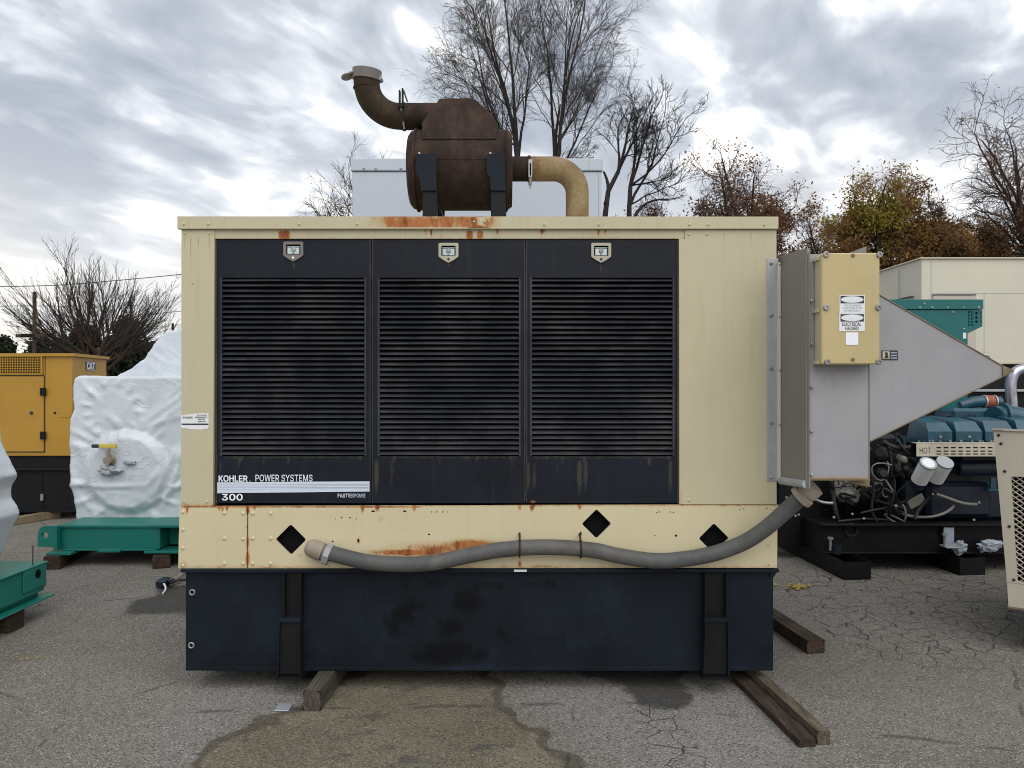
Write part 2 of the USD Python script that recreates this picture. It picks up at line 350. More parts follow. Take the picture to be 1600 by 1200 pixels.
def woodmat(name, c0, c1, axis):
    g = NG(); p = g.pos()
    sc = [26, 26, 26]; sc[axis] = 1.6
    n = g.noise(g.map(p, tuple(sc)), 2.2, 6, .65, .6); n2 = g.noise(p, 4, 4, .6)
    c = g.ramp(g.m('add', g.m('multiply', n, .7), g.m('multiply', n2, .3)), [(.32, mul(c0, .55)), (.48, c0), (.66, c1)])
    b = g.add('principled_bsdf', 'BSDF', base_color=c, roughness=.85, specular_ior_level=.2, normal=g.bump(n, .6, .008))
    return g.out(L + name, surface=b)
M['wood'] = woodmat('weathered_wood', (.085, .068, .048), (.17, .14, .10), 1)
M['wood_dark'] = woodmat('dark_wood', (.040, .028, .020), (.085, .062, .045), 1)
M['wood_old'] = woodmat('grey_wood', (.060, .052, .042), (.135, .115, .09), 1)
M['wood_light'] = woodmat('light_wood', (.20, .15, .09), (.32, .25, .16), 0)
def barkmat(name, c0, c1):
    g = NG(); p = g.pos(); n = g.noise(g.map(p, (3, 3, .8)), 7, 5, .65)
    b = g.add('principled_bsdf', 'BSDF', base_color=g.ramp(n, [(.35, c0), (.65, c1)]), roughness=.9, specular_ior_level=.15, normal=g.bump(n, .5, .03))
    return g.out(L + name, surface=b)
M['bark'] = barkmat('bark_grey', (.018, .016, .016), (.048, .041, .037))
M['bark_brown'] = barkmat('bark_brown', (.030, .020, .016), (.07, .046, .035))
M['twig'] = barkmat('twig_grey', (.035, .030, .029), (.07, .060, .054))
M['twig_brown'] = barkmat('twig_brown', (.055, .034, .026), (.11, .068, .048))
def leafmat(name, stops, tr=.45):
    g = NG(); r = g.add('geometry', 'random_per_island')
    pn = g.noise(g.pos(), .55, 3, .6)
    c = g.ramp(g.m('add', g.m('multiply', r, .55), g.m('multiply', g.step(pn, .3, .7), .45)), stops)
    a = g.add('principled_bsdf', 'BSDF', base_color=c, roughness=.6, specular_ior_level=.25); t = g.add('translucent_bsdf', 'BSDF', color=c)
    return g.out(L + name, surface=g.add('mix_closure', 'closure', fac=tr, closure1=a, closure2=t))
M['leaf_brown'] = leafmat('leaves_brown', [(0, (.08, .046, .032)), (.35, (.21, .105, .05)), (.55, (.34, .19, .065)), (.75, (.36, .28, .07)), (1, (.55, .40, .14))])
M['leaf_olive'] = leafmat('leaves_olive', [(0, (.08, .055, .028)), (.25, (.26, .14, .05)), (.45, (.36, .31, .06)), (.7, (.50, .47, .09)), (1, (.75, .60, .16))])
M['leaf_green'] = leafmat('leaves_evergreen', [(0, (.014, .022, .012)), (.5, (.028, .040, .020)), (1, (.055, .065, .03))], .2)
M['leaf_fallen'] = leafmat('leaves_fallen', [(0, (.40, .25, .06)), (.6, (.50, .36, .10)), (1, (.34, .22, .10))], .15)

# ---------------------------------------------------------------- ground
def axis_lines(parts):
    out = []
    for a, b, s in parts: out.append(np.arange(a, b - 1e-6, s))
    return np.unique(np.round(np.concatenate(out + [[parts[-1][1]]]), 4))
gx = axis_lines([(-400, -60, 40), (-60, -14, 4), (-14, -5, .5), (-5, 5, .022), (5, 14, .5), (14, 60, 4), (60, 400, 40)])
gy = axis_lines([(-120, -20, 20), (-20, 2, 2), (2, 3.3, .2), (3.3, 6.2, .02), (6.2, 9.5, .04), (9.5, 16, .5), (16, 60, 4), (60, 600, 45)])
GX, GY = np.meshgrid(gx, gy)
RES, X0, Y0, NX, NY = .01, -5.0, 2.4, 1000, 720       # raster of the stains in ground space, 1 cm
def gpt(px, py): Y = H * F / (py - 600); return ((px - 800) / F * Y, Y)
def gmask(polys, blur, val=1.0):
    im = Image.new('F', (NX, NY), 0.0); dr = ImageDraw.Draw(im)
    for q in polys: dr.polygon([((x - X0) / RES, (y - Y0) / RES) for x, y in (gpt(*p) for p in q)], fill=val)
    return gaussian_filter(np.asarray(im), blur)
_gp = np.stack([GX.ravel(), GY.ravel(), np.zeros(GX.size)], 1)
_wx, _wy = [.20 * (meshkit.fbm(_gp * 5.5, 5, q) - .5) for q in (3, 8)]
def gsample(a): return map_coordinates(a, [(GY.ravel() + _wy - Y0) / RES, (GX.ravel() + _wx - X0) / RES], order=1, mode='constant', cval=0).astype(np.float32)
spill = gmask([[(300, 1260), (322, 1180), (345, 1143), (395, 1127), (455, 1114), (485, 1096), (520, 1075), (545, 1040), (780, 1040), (792, 1072), (783, 1098), (800, 1120), (850, 1148), (880, 1172), (905, 1190), (880, 1260)]], 2.2)
spill_in = gmask([[(345, 1260), (352, 1185), (375, 1152), (430, 1135), (500, 1118), (530, 1090), (560, 1068), (740, 1066), (745, 1085), (752, 1110), (770, 1135), (830, 1165), (860, 1185), (845, 1260)]], 5)
rim = np.clip(spill - np.clip((gaussian_filter(spill, 7) - .62) * 3.2, 0, 1), 0, 1)
wet = gmask([[(985, 1040), (1062, 1040), (1070, 1075), (1085, 1100), (1060, 1118), (1020, 1105), (1000, 1085), (965, 1072)], [(175, 962), (205, 946), (235, 928), (262, 918), (310, 912), (310, 955), (250, 962)],
             [(490, 1040), (560, 1040), (552, 1068), (505, 1082)], [(905, 1040), (985, 1040), (970, 1062), (925, 1058)]], 8)
wet = np.clip(wet + .5 * gmask([[(300, 1040), (1180, 1040), (1160, 1054), (800, 1056), (340, 1052)]], 5), 0, 1)
crack = gmask([[(1215, 890), (1640, 880), (1700, 1010), (1560, 1030), (1480, 1060), (1330, 1010), (1250, 960)]], 18)
crack = np.clip(crack + gmask([[(985, 1095), (1075, 1100), (1085, 1130), (1120, 1240), (1035, 1240), (1030, 1160)]], 4), 0, 1)
pale = gmask([[(360, 1050), (520, 1060), (470, 1110), (340, 1130), (300, 1200), (250, 1230), (260, 1130)], [(800, 1062), (985, 1060), (1000, 1180), (900, 1170)], [(940, 1060), (1200, 1060), (1290, 1230), (1000, 1230)]], 14)
v = np.stack([GX.ravel(), GY.ravel(), np.zeros(GX.size)], 1)
v[:, 2] += .010 * (meshkit.fbm(v * .9, 3, 5) - .5) * (np.abs(v[:, 0]) < 30) * (np.abs(v[:, 1]) < 30)
ny, nx = GX.shape
ii, jj = np.meshgrid(np.arange(ny - 1), np.arange(nx - 1), indexing='ij'); a0 = (ii * nx + jj).ravel()
gf = np.concatenate([np.stack([a0, a0 + 1, a0 + nx + 1], 1), np.stack([a0, a0 + nx + 1, a0 + nx], 1)])
g = NG(); p = g.pos()
vor = g.add('voronoi_texture', 'color', vector=p, scale=135.0, feature='f1')
vord = g.add('voronoi_texture', 'distance', vector=p, scale=135.0, feature='f1')
vr = g.add('separate_xyz', 'x', vector=vor)
bign = g.noise(p, .55, 5, .6); midn = g.noise(p, 3.2, 5, .6)
base = g.mix(g.step(bign, .35, .65), (.188, .168, .140), (.230, .209, .178))
base = g.mix(g.m('multiply', g.step(midn, .42, .7), .45), base, (.265, .242, .21))
base = g.mix(g.m('multiply', g.attr('pale'), .55), base, (.29, .285, .275))
vr_t = g.step(vr, .82, .97); base = g.mix(g.m('multiply', vr_t, .7), base, (.46, .44, .41))
vr_d = g.step(vr, .30, .08); base = g.mix(g.m('multiply', vr_d, .72), base, (.045, .053, .050))
grit = g.noise(p, 330, 2, .6); base = g.mix(.5, base, g.ramp(grit, [(.3, (.30, .30, .30)), (.7, (.72, .72, .72))]), 'overlay')
# tan spill with darker rim
en = g.noise(p, 9, 8, .72); en2 = g.m('multiply', g.m('subtract', en, .5), 1.25)
sm = g.step(g.m('add', g.attr('spill'), en2), .36, .62)
tan = g.mix(g.step(g.noise(p, 2.1, 4, .6), .35, .66), (.150, .122, .074), (.225, .190, .125))
tan = g.mix(g.m('multiply', g.step(g.noise(g.map(p, loc=(4, 9, 0)), 1.6, 4, .6), .46, .62), .6), tan, (.150, .138, .095))
tan = g.mix(g.m('multiply', g.step(vr, .8, .98), .55), tan, (.36, .30, .2))
tan = g.mix(g.m('multiply', vr_d, .6), tan, (.04, .034, .024))
blot = g.step(g.noise(g.map(p, (1, 1.8, 1)), 4.6, 6, .66), .56, .64); tan = g.mix(g.m('multiply', blot, .75), tan, (.042, .040, .038))
base = g.mix(g.m('multiply', sm, .70), base, tan)
rm = g.step(g.m('add', g.attr('rim'), g.m('multiply', en2, .5)), .3, .7); base = g.mix(g.m('multiply', rm, .55), base, (.05, .045, .036))
wt = g.step(g.m('add', g.attr('wet'), en2), .35, .75); base = g.mix(g.m('multiply', wt, .78), base, (.028, .026, .025))
# alligator cracks
cd = g.noise(p, 6, 3, .6, out='color'); pc = g.add('mix_vector', 'result', fac=.07, a=p, b=cd)
ce = g.add('voronoi_texture', 'distance', vector=g.map(pc, (1, 1, 0)), scale=6.6, feature='distance_to_edge')
cl_ = g.step(g.m('add', ce, g.m('multiply', g.m('subtract', g.noise(p, 9, 5, .7), .5), .075)), .030, .006)
ck = g.m('multiply', cl_, g.step(g.m('add', g.attr('crack'), g.m('multiply', g.m('subtract', midn, .5), .9)), .3, .65))
ce2 = g.add('voronoi_texture', 'distance', vector=g.map(pc, (1, 1, 0), loc=(3.3, 8.1, 0)), scale=.55, feature='distance_to_edge')
ck2 = g.m('multiply', g.step(ce2, .008, .003), g.step(midn, .48, .6))
ckk = g.m('maximum', ck, g.m('multiply', ck2, .6))
base = g.mix(g.m('multiply', ckk, .85), base, (.022, .021, .020))
hgt = g.m('subtract', g.m('subtract', g.m('multiply', vr, .5), g.m('multiply', vord, 40.0)), g.m('multiply', ckk, 2.5))
rough = g.m('subtract', .88, g.m('multiply', wt, .2))
b = g.add('principled_bsdf', 'BSDF', base_color=base, roughness=rough, specular_ior_level=.3, normal=g.bump(hgt, .5, .0035))
M['asphalt'] = g.out(L + 'asphalt', surface=b)
gm = usdkit.mesh(stage, '/World/ground', trimesh.Trimesh(v, gf, process=False), M['asphalt'])
for k, a in (('spill', spill), ('rim', rim), ('wet', wet), ('crack', crack), ('pale', pale)):
    UsdGeom.PrimvarsAPI(gm).CreatePrimvar(k, Sdf.ValueTypeNames.FloatArray, 'vertex').Set(Vt.FloatArray.FromNumpy(gsample(a)))
tag(gm.GetPrim(), 'worn grey asphalt yard with tan spill and cracks', 'ground', kind='structure')

# ================================================================ the big cream generator set
YF = 4.5
x = lambda px: X_(px, YF)
z = lambda py: Z_(py, YF)
rng = np.random.default_rng(7)
GEN = thing('generator_set', 'large cream generator set with navy louvered doors and rusty silencer on top', 'generator', (x(748), YF + .75, .12))
DEPTH = 1.5
def rust_spots(*spots):
    def fn(v):
        r = np.zeros(len(v))
        for cx, cz, rx, rz, a in spots: r = np.maximum(r, a * gauss2(v, x(cx), z(cz), rx * .00375, rz * .00375))
        return r
    return fn
def drips(xs, ztop, lens, w=.008):
    def fn(v):
        r = np.zeros(len(v))
        for cx, ln in zip(xs, lens):
            d = np.clip((ztop - v[:, 2]) / ln, 0, 2)
            r = np.maximum(r, np.exp(-((v[:, 0] - cx) / (w * (1.2 - .3 * d))) ** 2) * np.clip(1.15 - d, 0, 1) * (v[:, 2] <= ztop + .012))
        return r
    return fn
def fsum(*fs): return lambda v: np.max([f(v) for f in fs], axis=0)
# shell behind the front panels (sides, back, roof) and the dark inside
obj(GEN, 'housing_shell', [bx(x(286), x(1211), YF + .075, YF + DEPTH, z(787), z(352), .006)], M['cream_upper'])
obj(GEN, 'base_frame_inside', bx(x(287), x(1210), YF + .06, YF + DEPTH, z(886), z(788) , .002), M['void'])
# roof cap with rolled edge
capfn = fsum(lambda v: 1.0 * soft(v, x(588), x(778), z(362), z(335), .14) * (.75 + .25 * meshkit.noise(v * [9, 1, 1])), rust_spots((640, 352, 50, 14, .9), (758, 349, 26, 9, .45)))
cap = obj(GEN, 'roof_cap', ex(Polygon([(x(281), z(340)), (x(1213), z(340.5)), (x(1213), z(358.5)), (x(281), z(358))]), YF - .035, YF - .022), M['cream_upper'], masks={'rust': capfn, 'dirt': lambda v: .25 * (v[:, 2] < z(355))}, edge=.018)
obj(cap, 'roof_sheet', ex(rect(x(281.4), x(1212.6), z(341) - .001, z(340.8)), YF - .034, YF + DEPTH + .03), M['cream_upper'])
obj(cap, 'rolled_edge', bx(x(281), x(1213), YF - .036, YF - .004, z(359.5), z(357), .002), M['cream_upper'])
pl = obj(cap, 'joint_plate', bx(x(732), x(766), YF - .040, YF - .034, z(358), z(341.5), .001), M['cream_upper'], masks={'rust': rust_spots((738, 350, 10, 14, 1), (762, 350, 6, 12, .7), (748, 357, 16, 4, .8)), 'dirt': lambda v: 0 * v[:, 0] + .2}, edge=.01)
for px in (741, 757): obj(cap, 'rivet', rivet(x(px), YF - .040, z(349), .008), M['bolt'])
for px in (291, 329, 560, 935, 1075, 1104, 1191, 470, 850): obj(cap, 'rivet', rivet(x(px), YF - .035, z(352 if px < 600 else 353), .0085), M['cream_upper'])
# header rail
obj(GEN, 'header_rail', ex(rect(x(337), x(1069), z(373.5), z(359.6)), YF - .012, YF + .05), M['cream_upper'], masks={'rust': fsum(lambda v: soft(v, x(436), x(454), z(374), z(361), .02) * (.55 + .6 * meshkit.noise(v * [70, 1, 12])), lambda v: soft(v, x(729), x(739), z(374), z(361), .015) + .9 * soft(v, x(746), x(755), z(374), z(361), .015), rust_spots((690, 371, 3, 2, .3), (690, 370, 3, 5, .5)), drips([x(665), x(674), x(778), x(845), x(850), x(935), x(945)], z(361), [.04, .05, .03, .05, .04, .05, .03], .006), lambda v: .5 * soft(v, x(880), x(990), z(374), z(371.5), .02)), 'dirt': lambda v: .4 * (v[:, 2] < z(371))}, edge=.014)
# corner panels
lp = obj(GEN, 'corner_panel', ex(Polygon([(x(285), z(790)), (x(334.5), z(790)), (x(337), z(360)), (x(285.5), z(360))]), YF - .018, YF + .07), M['cream_upper'], masks={'rust': fsum(rust_spots((288, 787, 8, 3, .6)), lambda v: .55 * soft(v, x(284), x(337), z(791), z(788), .006)), 'dirt': fsum(lambda v: .2 * soft(v, x(284), x(338), z(791), z(780), .03), drips([x(q) for q in (291, 300, 312, 329)], z(372), [.12, .3, .10, .15], .003), rust_spots((303, 720, 3, 8, .3), (318, 560, 2, 5, .3)))}, edge=.03)
for px, py in ((291, 366), (329, 366), (303, 443), (290, 783), (326, 783)): obj(lp, 'rivet', rivet(x(px), YF - .018, z(py), .008 if py != 443 else .005), M['cream_upper'])
rp = obj(GEN, 'end_panel', ex(Polygon([(x(1060.5), z(787)), (x(1212), z(787)), (x(1211.5), z(360)), (x(1069.5), z(360)), (x(1069.5), z(374)), (x(1060), z(374))]), YF - .018, YF + .07), M['cream_upper'], masks={'rust': lambda v: .3 * soft(v, x(1060), x(1066), z(788), z(765), .012), 'dirt': fsum(lambda v: .22 * soft(v, x(1060), x(1214), z(788), z(783), .01), rust_spots((1068, 640, 3, 3, .5), (1105, 776, 4, 1.5, .6), (1075, 500, 2, 2, .4)), drips([x(q) for q in (1075, 1104, 1130, 1172, 1188)], z(364), [.12, .15, .3, .12, .2], .003))}, edge=.03)
for px, py in ((1075, 367), (1104, 367), (1075, 781)): obj(rp, 'rivet', rivet(x(px), YF - .018, z(py), .0085), M['cream_upper'])
# doors
def latch(door, cx, cy, rusty):
    X, Zc = x(cx), z(cy)
    outer = Polygon([(X - .058, Zc + .052), (X + .058, Zc + .052), (X + .058, Zc - .028), (X + .030, Zc - .048), (X, Zc - .064), (X - .030, Zc - .048), (X - .058, Zc - .028)]).buffer(-.008).buffer(.008, quad_segs=4)
    hole = rrect(X - .042, X + .042, Zc - .024, Zc + .036, .006)
    fr = obj(door, 'latch_frame', ex(outer.difference(hole), YF - .013, YF), M['rain_cap'] if rusty else M['latch_ring'], label='rust stained latch frame' if rusty else None)
    obj(door, 'latch_cup', ex(hole, YF - .003, YF + .004), M['void'])
    obj(door, 'latch_paddle', [bx(X - .036, X + .036, YF - .010, YF - .002, Zc - .021, Zc + .020, .003), bx(X - .038, X + .038, YF - .006, YF - .002, Zc + .022, Zc + .027, .001)], M['paddle'])
    obj(door, 'latch_tee', [lathe([(0, .014), (.006, .014), (.009, .010)], (X, YF - .010, Zc + .006), (0, -1, 0), 20), bx(X - .0045, X + .0045, YF - .017, YF - .010, Zc - .018, Zc + .002, .001)], M['bolt'])
    obj(door, 'keyhole', [lathe([(0, .007), (.003, .007), (.0045, .004)], (X, YF - .013, Zc - .043), (0, -1, 0), 16)], M['letter'] if rusty else M['ink'])
doors = [(338, 579.3, 347, 570, 459, 392, True), (581.2, 820.2, 593, 811, 701, 394, False), (822, 1059, 831, 1051, 939, 394, False)]
NS = 34
dlabels = ['door carrying the white lettering and stripe', 'middle louvered door', 'right louvered door with pale drip streaks']
DOOR = []
for di, (a, b, la, lb, cx, cy, rusty) in enumerate(doors):
    zt, zb = z(374.5), z(786); lt, lbm = z(434), z(713)
    poly = rect(x(a), x(b), zb, zt).difference(rect(x(la), x(lb), lbm, lt))
    r2 = np.random.default_rng(20 + di)
    dx = [x(q) for q in r2.uniform(la + 5, lb - 5, 9)]
    dl = list(r2.uniform(.02, .10, 9))
    fs = [drips(dx, lbm, dl, .006)]
    bandx = {0: [(345, .5), (566, .35)], 1: [(588, .9), (612, .5), (817, .3)], 2: [(825, .75), (835, .5), (905, .95), (915, .8), (890, .35), (1047, .85), (870, .4)]}[di]
    fs.append(lambda v, B=bandx: np.max([q * np.exp(-((v[:, 0] - x(c)) / .014) ** 2) * np.clip((z(712) - v[:, 2]) / .05, 0, 1) * np.clip((v[:, 2] - z(775)) / .12 + .3, 0, 1) for c, q in B], axis=0))
    fs.append(lambda v, la=la, lb=lb: .45 * soft(v, x(la), x(lb), z(717), z(711), .012))
    fs.append(drips([x(cx)], z(408), [.11], .005))
    rs = {0: rust_spots((470, 714, 60, 3, .42), (345, 560, 2, 2, .4)), 1: rust_spots((600, 786, 12, 3, .4), (700, 713, 40, 3, .3)), 2: rust_spots((832, 784, 10, 4, .6), (880, 713, 45, 4, .36), (838, 712, 6, 6, .5))}[di]
    d = obj(GEN, 'door', ex(poly, YF - .002, YF + .02), M['navy'], masks={'dirt': fsum(*fs), 'rust': rs}, edge=.016, label=dlabels[di]); DOOR.append(d)
    obj(d, 'edge_fold', bx(x(a), x(a) + .006, YF - .006, YF - .0021, zb, zt, .001), M['slat']); obj(d, 'edge_fold', bx(x(b) - .006, x(b), YF - .006, YF - .0021, zb, zt, .001), M['slat'])
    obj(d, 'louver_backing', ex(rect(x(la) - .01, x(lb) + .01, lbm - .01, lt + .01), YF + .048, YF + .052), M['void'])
    obj(d, 'louver_frame', bx(x(la) - .010, x(la) + .001, YF - .009, YF + .03, lbm, lt, .002), M['slat']); obj(d, 'louver_frame', bx(x(lb) - .001, x(lb) + .010, YF - .009, YF + .03, lbm, lt, .002), M['slat'])
    pitch = (lt - lbm) / NS
    for k in range(NS):
        zc = lt - (k + .5) * pitch; n = 7
        xs = np.linspace(x(la) + .001, x(lb) - .001, n)
        sag = .0026 * (meshkit.noise(np.stack([xs * 2.2, np.full(n, k * 1.7 + di * 9), np.full(n, .5)], 1)) - .5) * 2 * np.sin(np.linspace(0, PI, n)) ** .5
        yo = .004 * (meshkit.noise(np.stack([xs * 1.6, np.full(n, k * 2.3), np.full(n, 3.5 + di)], 1)) - .5)
        prof = [(.018, .0130), (-.0055, -.0010), (-.0075, -.0038), (-.0055, -.0062), (-.0015, -.0058), (.0205, .0098)]   # (y, z) of a slat that slopes out and down to a rolled lip
        V = np.array([[xx, YF + q[0] + o, zc + q[1] + s] for xx, s, o in zip(xs, sag, yo) for q in prof]); m = len(prof); Fc = []
        for i in range(n - 1):
            for c in range(m):
                p0, p1, p2, p3 = i * m + c, i * m + (c + 1) % m, (i + 1) * m + c, (i + 1) * m + (c + 1) % m
                Fc += [[p0, p2, p3], [p0, p3, p1]]
        obj(d, 'louver_slat', trimesh.Trimesh(V, Fc, process=False), M['slat'], smooth=50)
    latch(d, cx, cy, rusty)
# lettering and stripe on the first door
d = DOOR[0]; yl = YF - .0023
obj(d, 'stripe', ex(Polygon([(x(338.5), z(770.5)), (x(578.5), z(767.8)), (x(578.5), z(752)), (x(338.5), z(753.5))]), yl - .0012, yl), M['silverblue'])
obj(d, 'stripe_line', [ex(Polygon([(x(339), z(p0)), (x(576), z(p1)), (x(576), z(p1 - w)), (x(339), z(p0 - .2))]), yl - .0018, yl - .0013) for p0, p1, w in ((757, 757.2, .9), (760.5, 758.6, .5), (761, 762, 1.0), (764.5, 763.2, .5))] + [ex(rect(x(425), x(425.4), z(770), z(764)), yl - .0018, yl - .0013)], M['decal_grey'])
obj(d, 'lettering', text('KOHLER', x(342), z(752.3), yl, .0345, width=x(387) - x(342), bold=True), M['letter'])
obj(d, 'lettering', text('.', x(390), z(752.3), yl, .022, width=.009, bold=True), M['decal_grey'])
obj(d, 'lettering', text('POWER SYSTEMS', x(399.5), z(752), yl, .0385, width=x(488.5) - x(399.5)), M['letter'])
obj(d, 'lettering', text('300', x(347), z(781.5), yl, .036, width=x(379.5) - x(347), bold=True), M['letter'])
obj(d, 'lettering', text('FAST', x(528), z(777), yl, .021, width=x(543.5) - x(528)), M['letter'])
obj(d, 'lettering', text('RESPONSE', x(544.5), z(777), yl, .021, width=x(571) - x(544.5)), M['silverblue'])
# lower cream band with diamond holes
band = rect(x(282), x(1213), z(886.5), z(790.2))
band = Polygon([(x(283), z(791)), (x(335), z(790.2)), (x(1060), z(788)), (x(1213), z(788)), (x(1212), z(886)), (x(281), z(886.5))])
for cx, cy, r in ((456, 842, 22.5), (931.5, 817.5, 21.5), (1114, 840, 22)):
    q = affinity.rotate(rrect(-r * .00375 * .76, r * .00375 * .76, -r * .00375 * .76, r * .00375 * .76, .012), 45, origin=(0, 0))
    band = band.difference(affinity.translate(q, x(cx), z(cy)))
tiny = [(584, 798, 3.2, 1.5), (633, 798, 3, 1.4), (525, 810, .9, .9), (535, 808, 1.8, 1), (548, 808, 1.8, 1), (558, 810, .9, .9), (521, 845, 1.7, 1.7), (561, 844, 1.6, 3), (671, 834, 1.6, 1.6), (812, 838, 1.5, 1.5), (1022, 836, 1.1, 1.1), (1055, 836, 2, 2), (675, 799, 1, 1), (683, 799, 1.6, .9), (693, 799, 1.6, .9), (700, 799, 1, 1), (1025, 800, 1, 1), (1029, 799, 1.6, .8), (1046, 799, 1.6, .8), (1051, 800, 1, 1), (1154, 795, .9, .9), (1160, 794, 1.7, .8), (1196, 794, 1.7, .8), (1203, 796, .9, .9), (907, 833, 1.4, 4)]
for cx, cy, rx, rz in tiny: band = band.difference(affinity.scale(Point(x(cx), z(cy)).buffer(.00375, quad_segs=3), rx, rz))
bandrust = fsum(rust_spots((740, 851, 48, 9, 1.0), (640, 862, 60, 6, .95), (690, 858, 85, 14, .62), (289, 881, 6, 5, .7), (345, 885, 14, 3, .5), (561, 844, 3, 6, .7), (389, 838, 2.0, 60, .55), (389, 872, 3.2, 14, 1.0), (389, 797, 3.2, 8, .9), (389, 846, 2.6, 12, .9), (388.5, 822, 2.2, 5, .7), (848, 884, 20, 3, .55), (812, 880, 2.5, 7, .9), (812, 860, 2, 10, .7)),
    drips([x(295), x(345), x(350), x(357), x(567), x(568), x(589), x(592), x(648), x(400), x(812), x(830), x(832), x(905)], z(791.5), [.05, .03, .045, .035, .05, .04, .035, .03, .04, .02, .03, .04, .03, .02], .007),
    lambda v: .62 * soft(v, x(284), x(660), z(792.5), z(789.5), .008) + .40 * soft(v, x(660), x(1213), z(790.5), z(787.5), .006) + .35 * soft(v, x(281), x(1213), z(887), z(883.5), .008))
banddirt = fsum(rust_spots((600, 810, 25, 12, .35), (470, 866, 8, 3, .5), (440, 848, 5, 6, .3), (848, 883, 40, 4, .5), (620, 880, 60, 6, .5)), lambda v: .42 * soft(v, x(281), x(1213), z(888), z(880), .02))
bp = obj(GEN, 'base_panel', ex(band, YF - .022, YF - .004), M['cream'], masks={'rust': bandrust, 'dirt': banddirt}, edge=.014)
obj(bp, 'seam', bx(x(388.4), x(389.6), YF - .0232, YF - .0215, z(886), z(791), .0004), M['rust_dark'])
for px in (288.5,):
    for py in (799, 826.5, 855, 882): obj(bp, 'bolt', rivet(x(px), YF - .022, z(py), .0105, .008), M['cream'])
for px, pys in ((353, (800.5, 840, 879)), (382, (801, 841, 879)), (397, (801, 840, 879)), (425, (801, 840, 879)), (1200, (880,)), (1199, (850,))):
    for py in pys: obj(bp, 'bolt', rivet(x(px), YF - .022, z(py), .0115 if px < 1000 else .007, .008), M['cream'])
# things seen in the diamond holes
obj(bp, 'hole_backing', bx(x(420), x(1180), YF + .03, YF + .05, z(880), z(800), .002), M['void'])
# tank
TY = YF + .012
obj_tank = bx(x(289), x(1209), TY + .004, YF + DEPTH - .03, z(1048), z(893), .006)
tk = obj(GEN, 'fuel_tank', obj_tank, M['tank'])
obj(tk, 'front_plate', ex(rect(x(289), x(1209), z(1048), z(893.2)), TY, TY + .003), M['tank'], masks={'dirt': lambda v: np.clip(meshkit.fbm(v * [5.5, 1, 5.5], 4, 3) * 3.4 - .95, .15, 1.15) * fsum(rust_spots((640, 970, 44, 36, .95), (690, 980, 44, 22, .8), (725, 945, 30, 34, .85), (700, 1022, 100, 22, .95), (640, 1020, 50, 26, .75), (785, 1000, 20, 30, .6), (550, 1040, 200, 5, .6), (800, 915, 420, 14, .5)))(v)}, edge=.016)
obj(tk, 'top_flange', bx(x(285), x(1215), YF - .030, YF + .5, z(893), z(887.2), .003), M['tank'])
obj(tk, 'gusset', [ex(Polygon([(x(1203), z(893)), (x(1213), z(893)), (x(1209), z(901)), (x(1203), z(901))]), TY - .02, TY + .2)], M['tank'])
for px in (570, 882): obj(tk, 'weld_seam', bx(x(px) - .002, x(px) + .002, TY - .0015, TY + .001, z(1046), z(895), .0005), M['tank'])
obj(tk, 'bottom_lip', bx(x(290), x(1208.5), TY - .003, TY + .02, z(1049), z(1044), .001), M['tank'])
for (xa, xb, nx0, nx1) in ((438.5, 475, 446, 474), (1094, 1134.5, 1098, 1133)):
    br = obj(GEN, 'tank_bracket', [bx(x(nx0), x(nx0) + .008, TY - .065, TY, z(962), z(894), .001), bx(x(nx1) - .008, x(nx1), TY - .065, TY, z(962), z(894), .001), bx(x(nx0), x(nx1), TY - .02, TY - .012, z(962), z(894), .001)], M['black'])
    obj(br, 'shelf', bx(x(xa + 2), x(xb - 1), TY - .085, TY, z(967), z(961), .002), M['tank'])
    obj(br, 'lower_channel', [ex(Polygon([(x(xa), z(1048)), (x(xa + 3), z(967)), (x(xa + 5), z(967)), (x(xa + 2.5), z(1048))]), TY - .09, TY), ex(Polygon([(x(xb), z(1048)), (x(xb - 1), z(967)), (x(xb - 3), z(967)), (x(xb - 2.5), z(1048))]), TY - .09, TY), bx(x(xa + 3), x(xb - 3), TY - .07, TY - .062, z(1048), z(967), .001)], M['black'])
    ft = rect(x(xa - 1), x(xb + 2), TY - .10, TY + .03)
    obj(br, 'foot_plate', exz(ft.difference(affinity.scale(Point((x(xa) + x(xb)) / 2, TY - .075).buffer(.008), 2.2, 1)), z(1053.5), z(1050)), M['black'])
    obj(br, 'bolt', rivet(x((nx0 + nx1) / 2), TY - .02, z(898), .009), M['black'])
def ring(cx, cy, Y, r, t, mat, parent, name):
    a = np.linspace(0, 2 * PI, 25)
    obj(parent, name, pt_tube([(cx + r * math.cos(q), Y, cy + r * math.sin(q)) for q in a], t, 8, False), mat)
for px, py in ((299.5, 926), (298, 1009)):
    ring(x(px), z(py), TY - .004, .0145, .005, M['bolt'], tk, 'threaded_ring')
    obj(tk, 'plug_hole', lathe([(0, .013), (.002, .012)], (x(px), TY, z(py)), (0, -1, 0), 16), M['void'])
obj(tk, 'data_plate', bx(x(803), x(823), YF - .0315, YF - .029, z(891.5), z(888.2), .0003), M['sticker'])
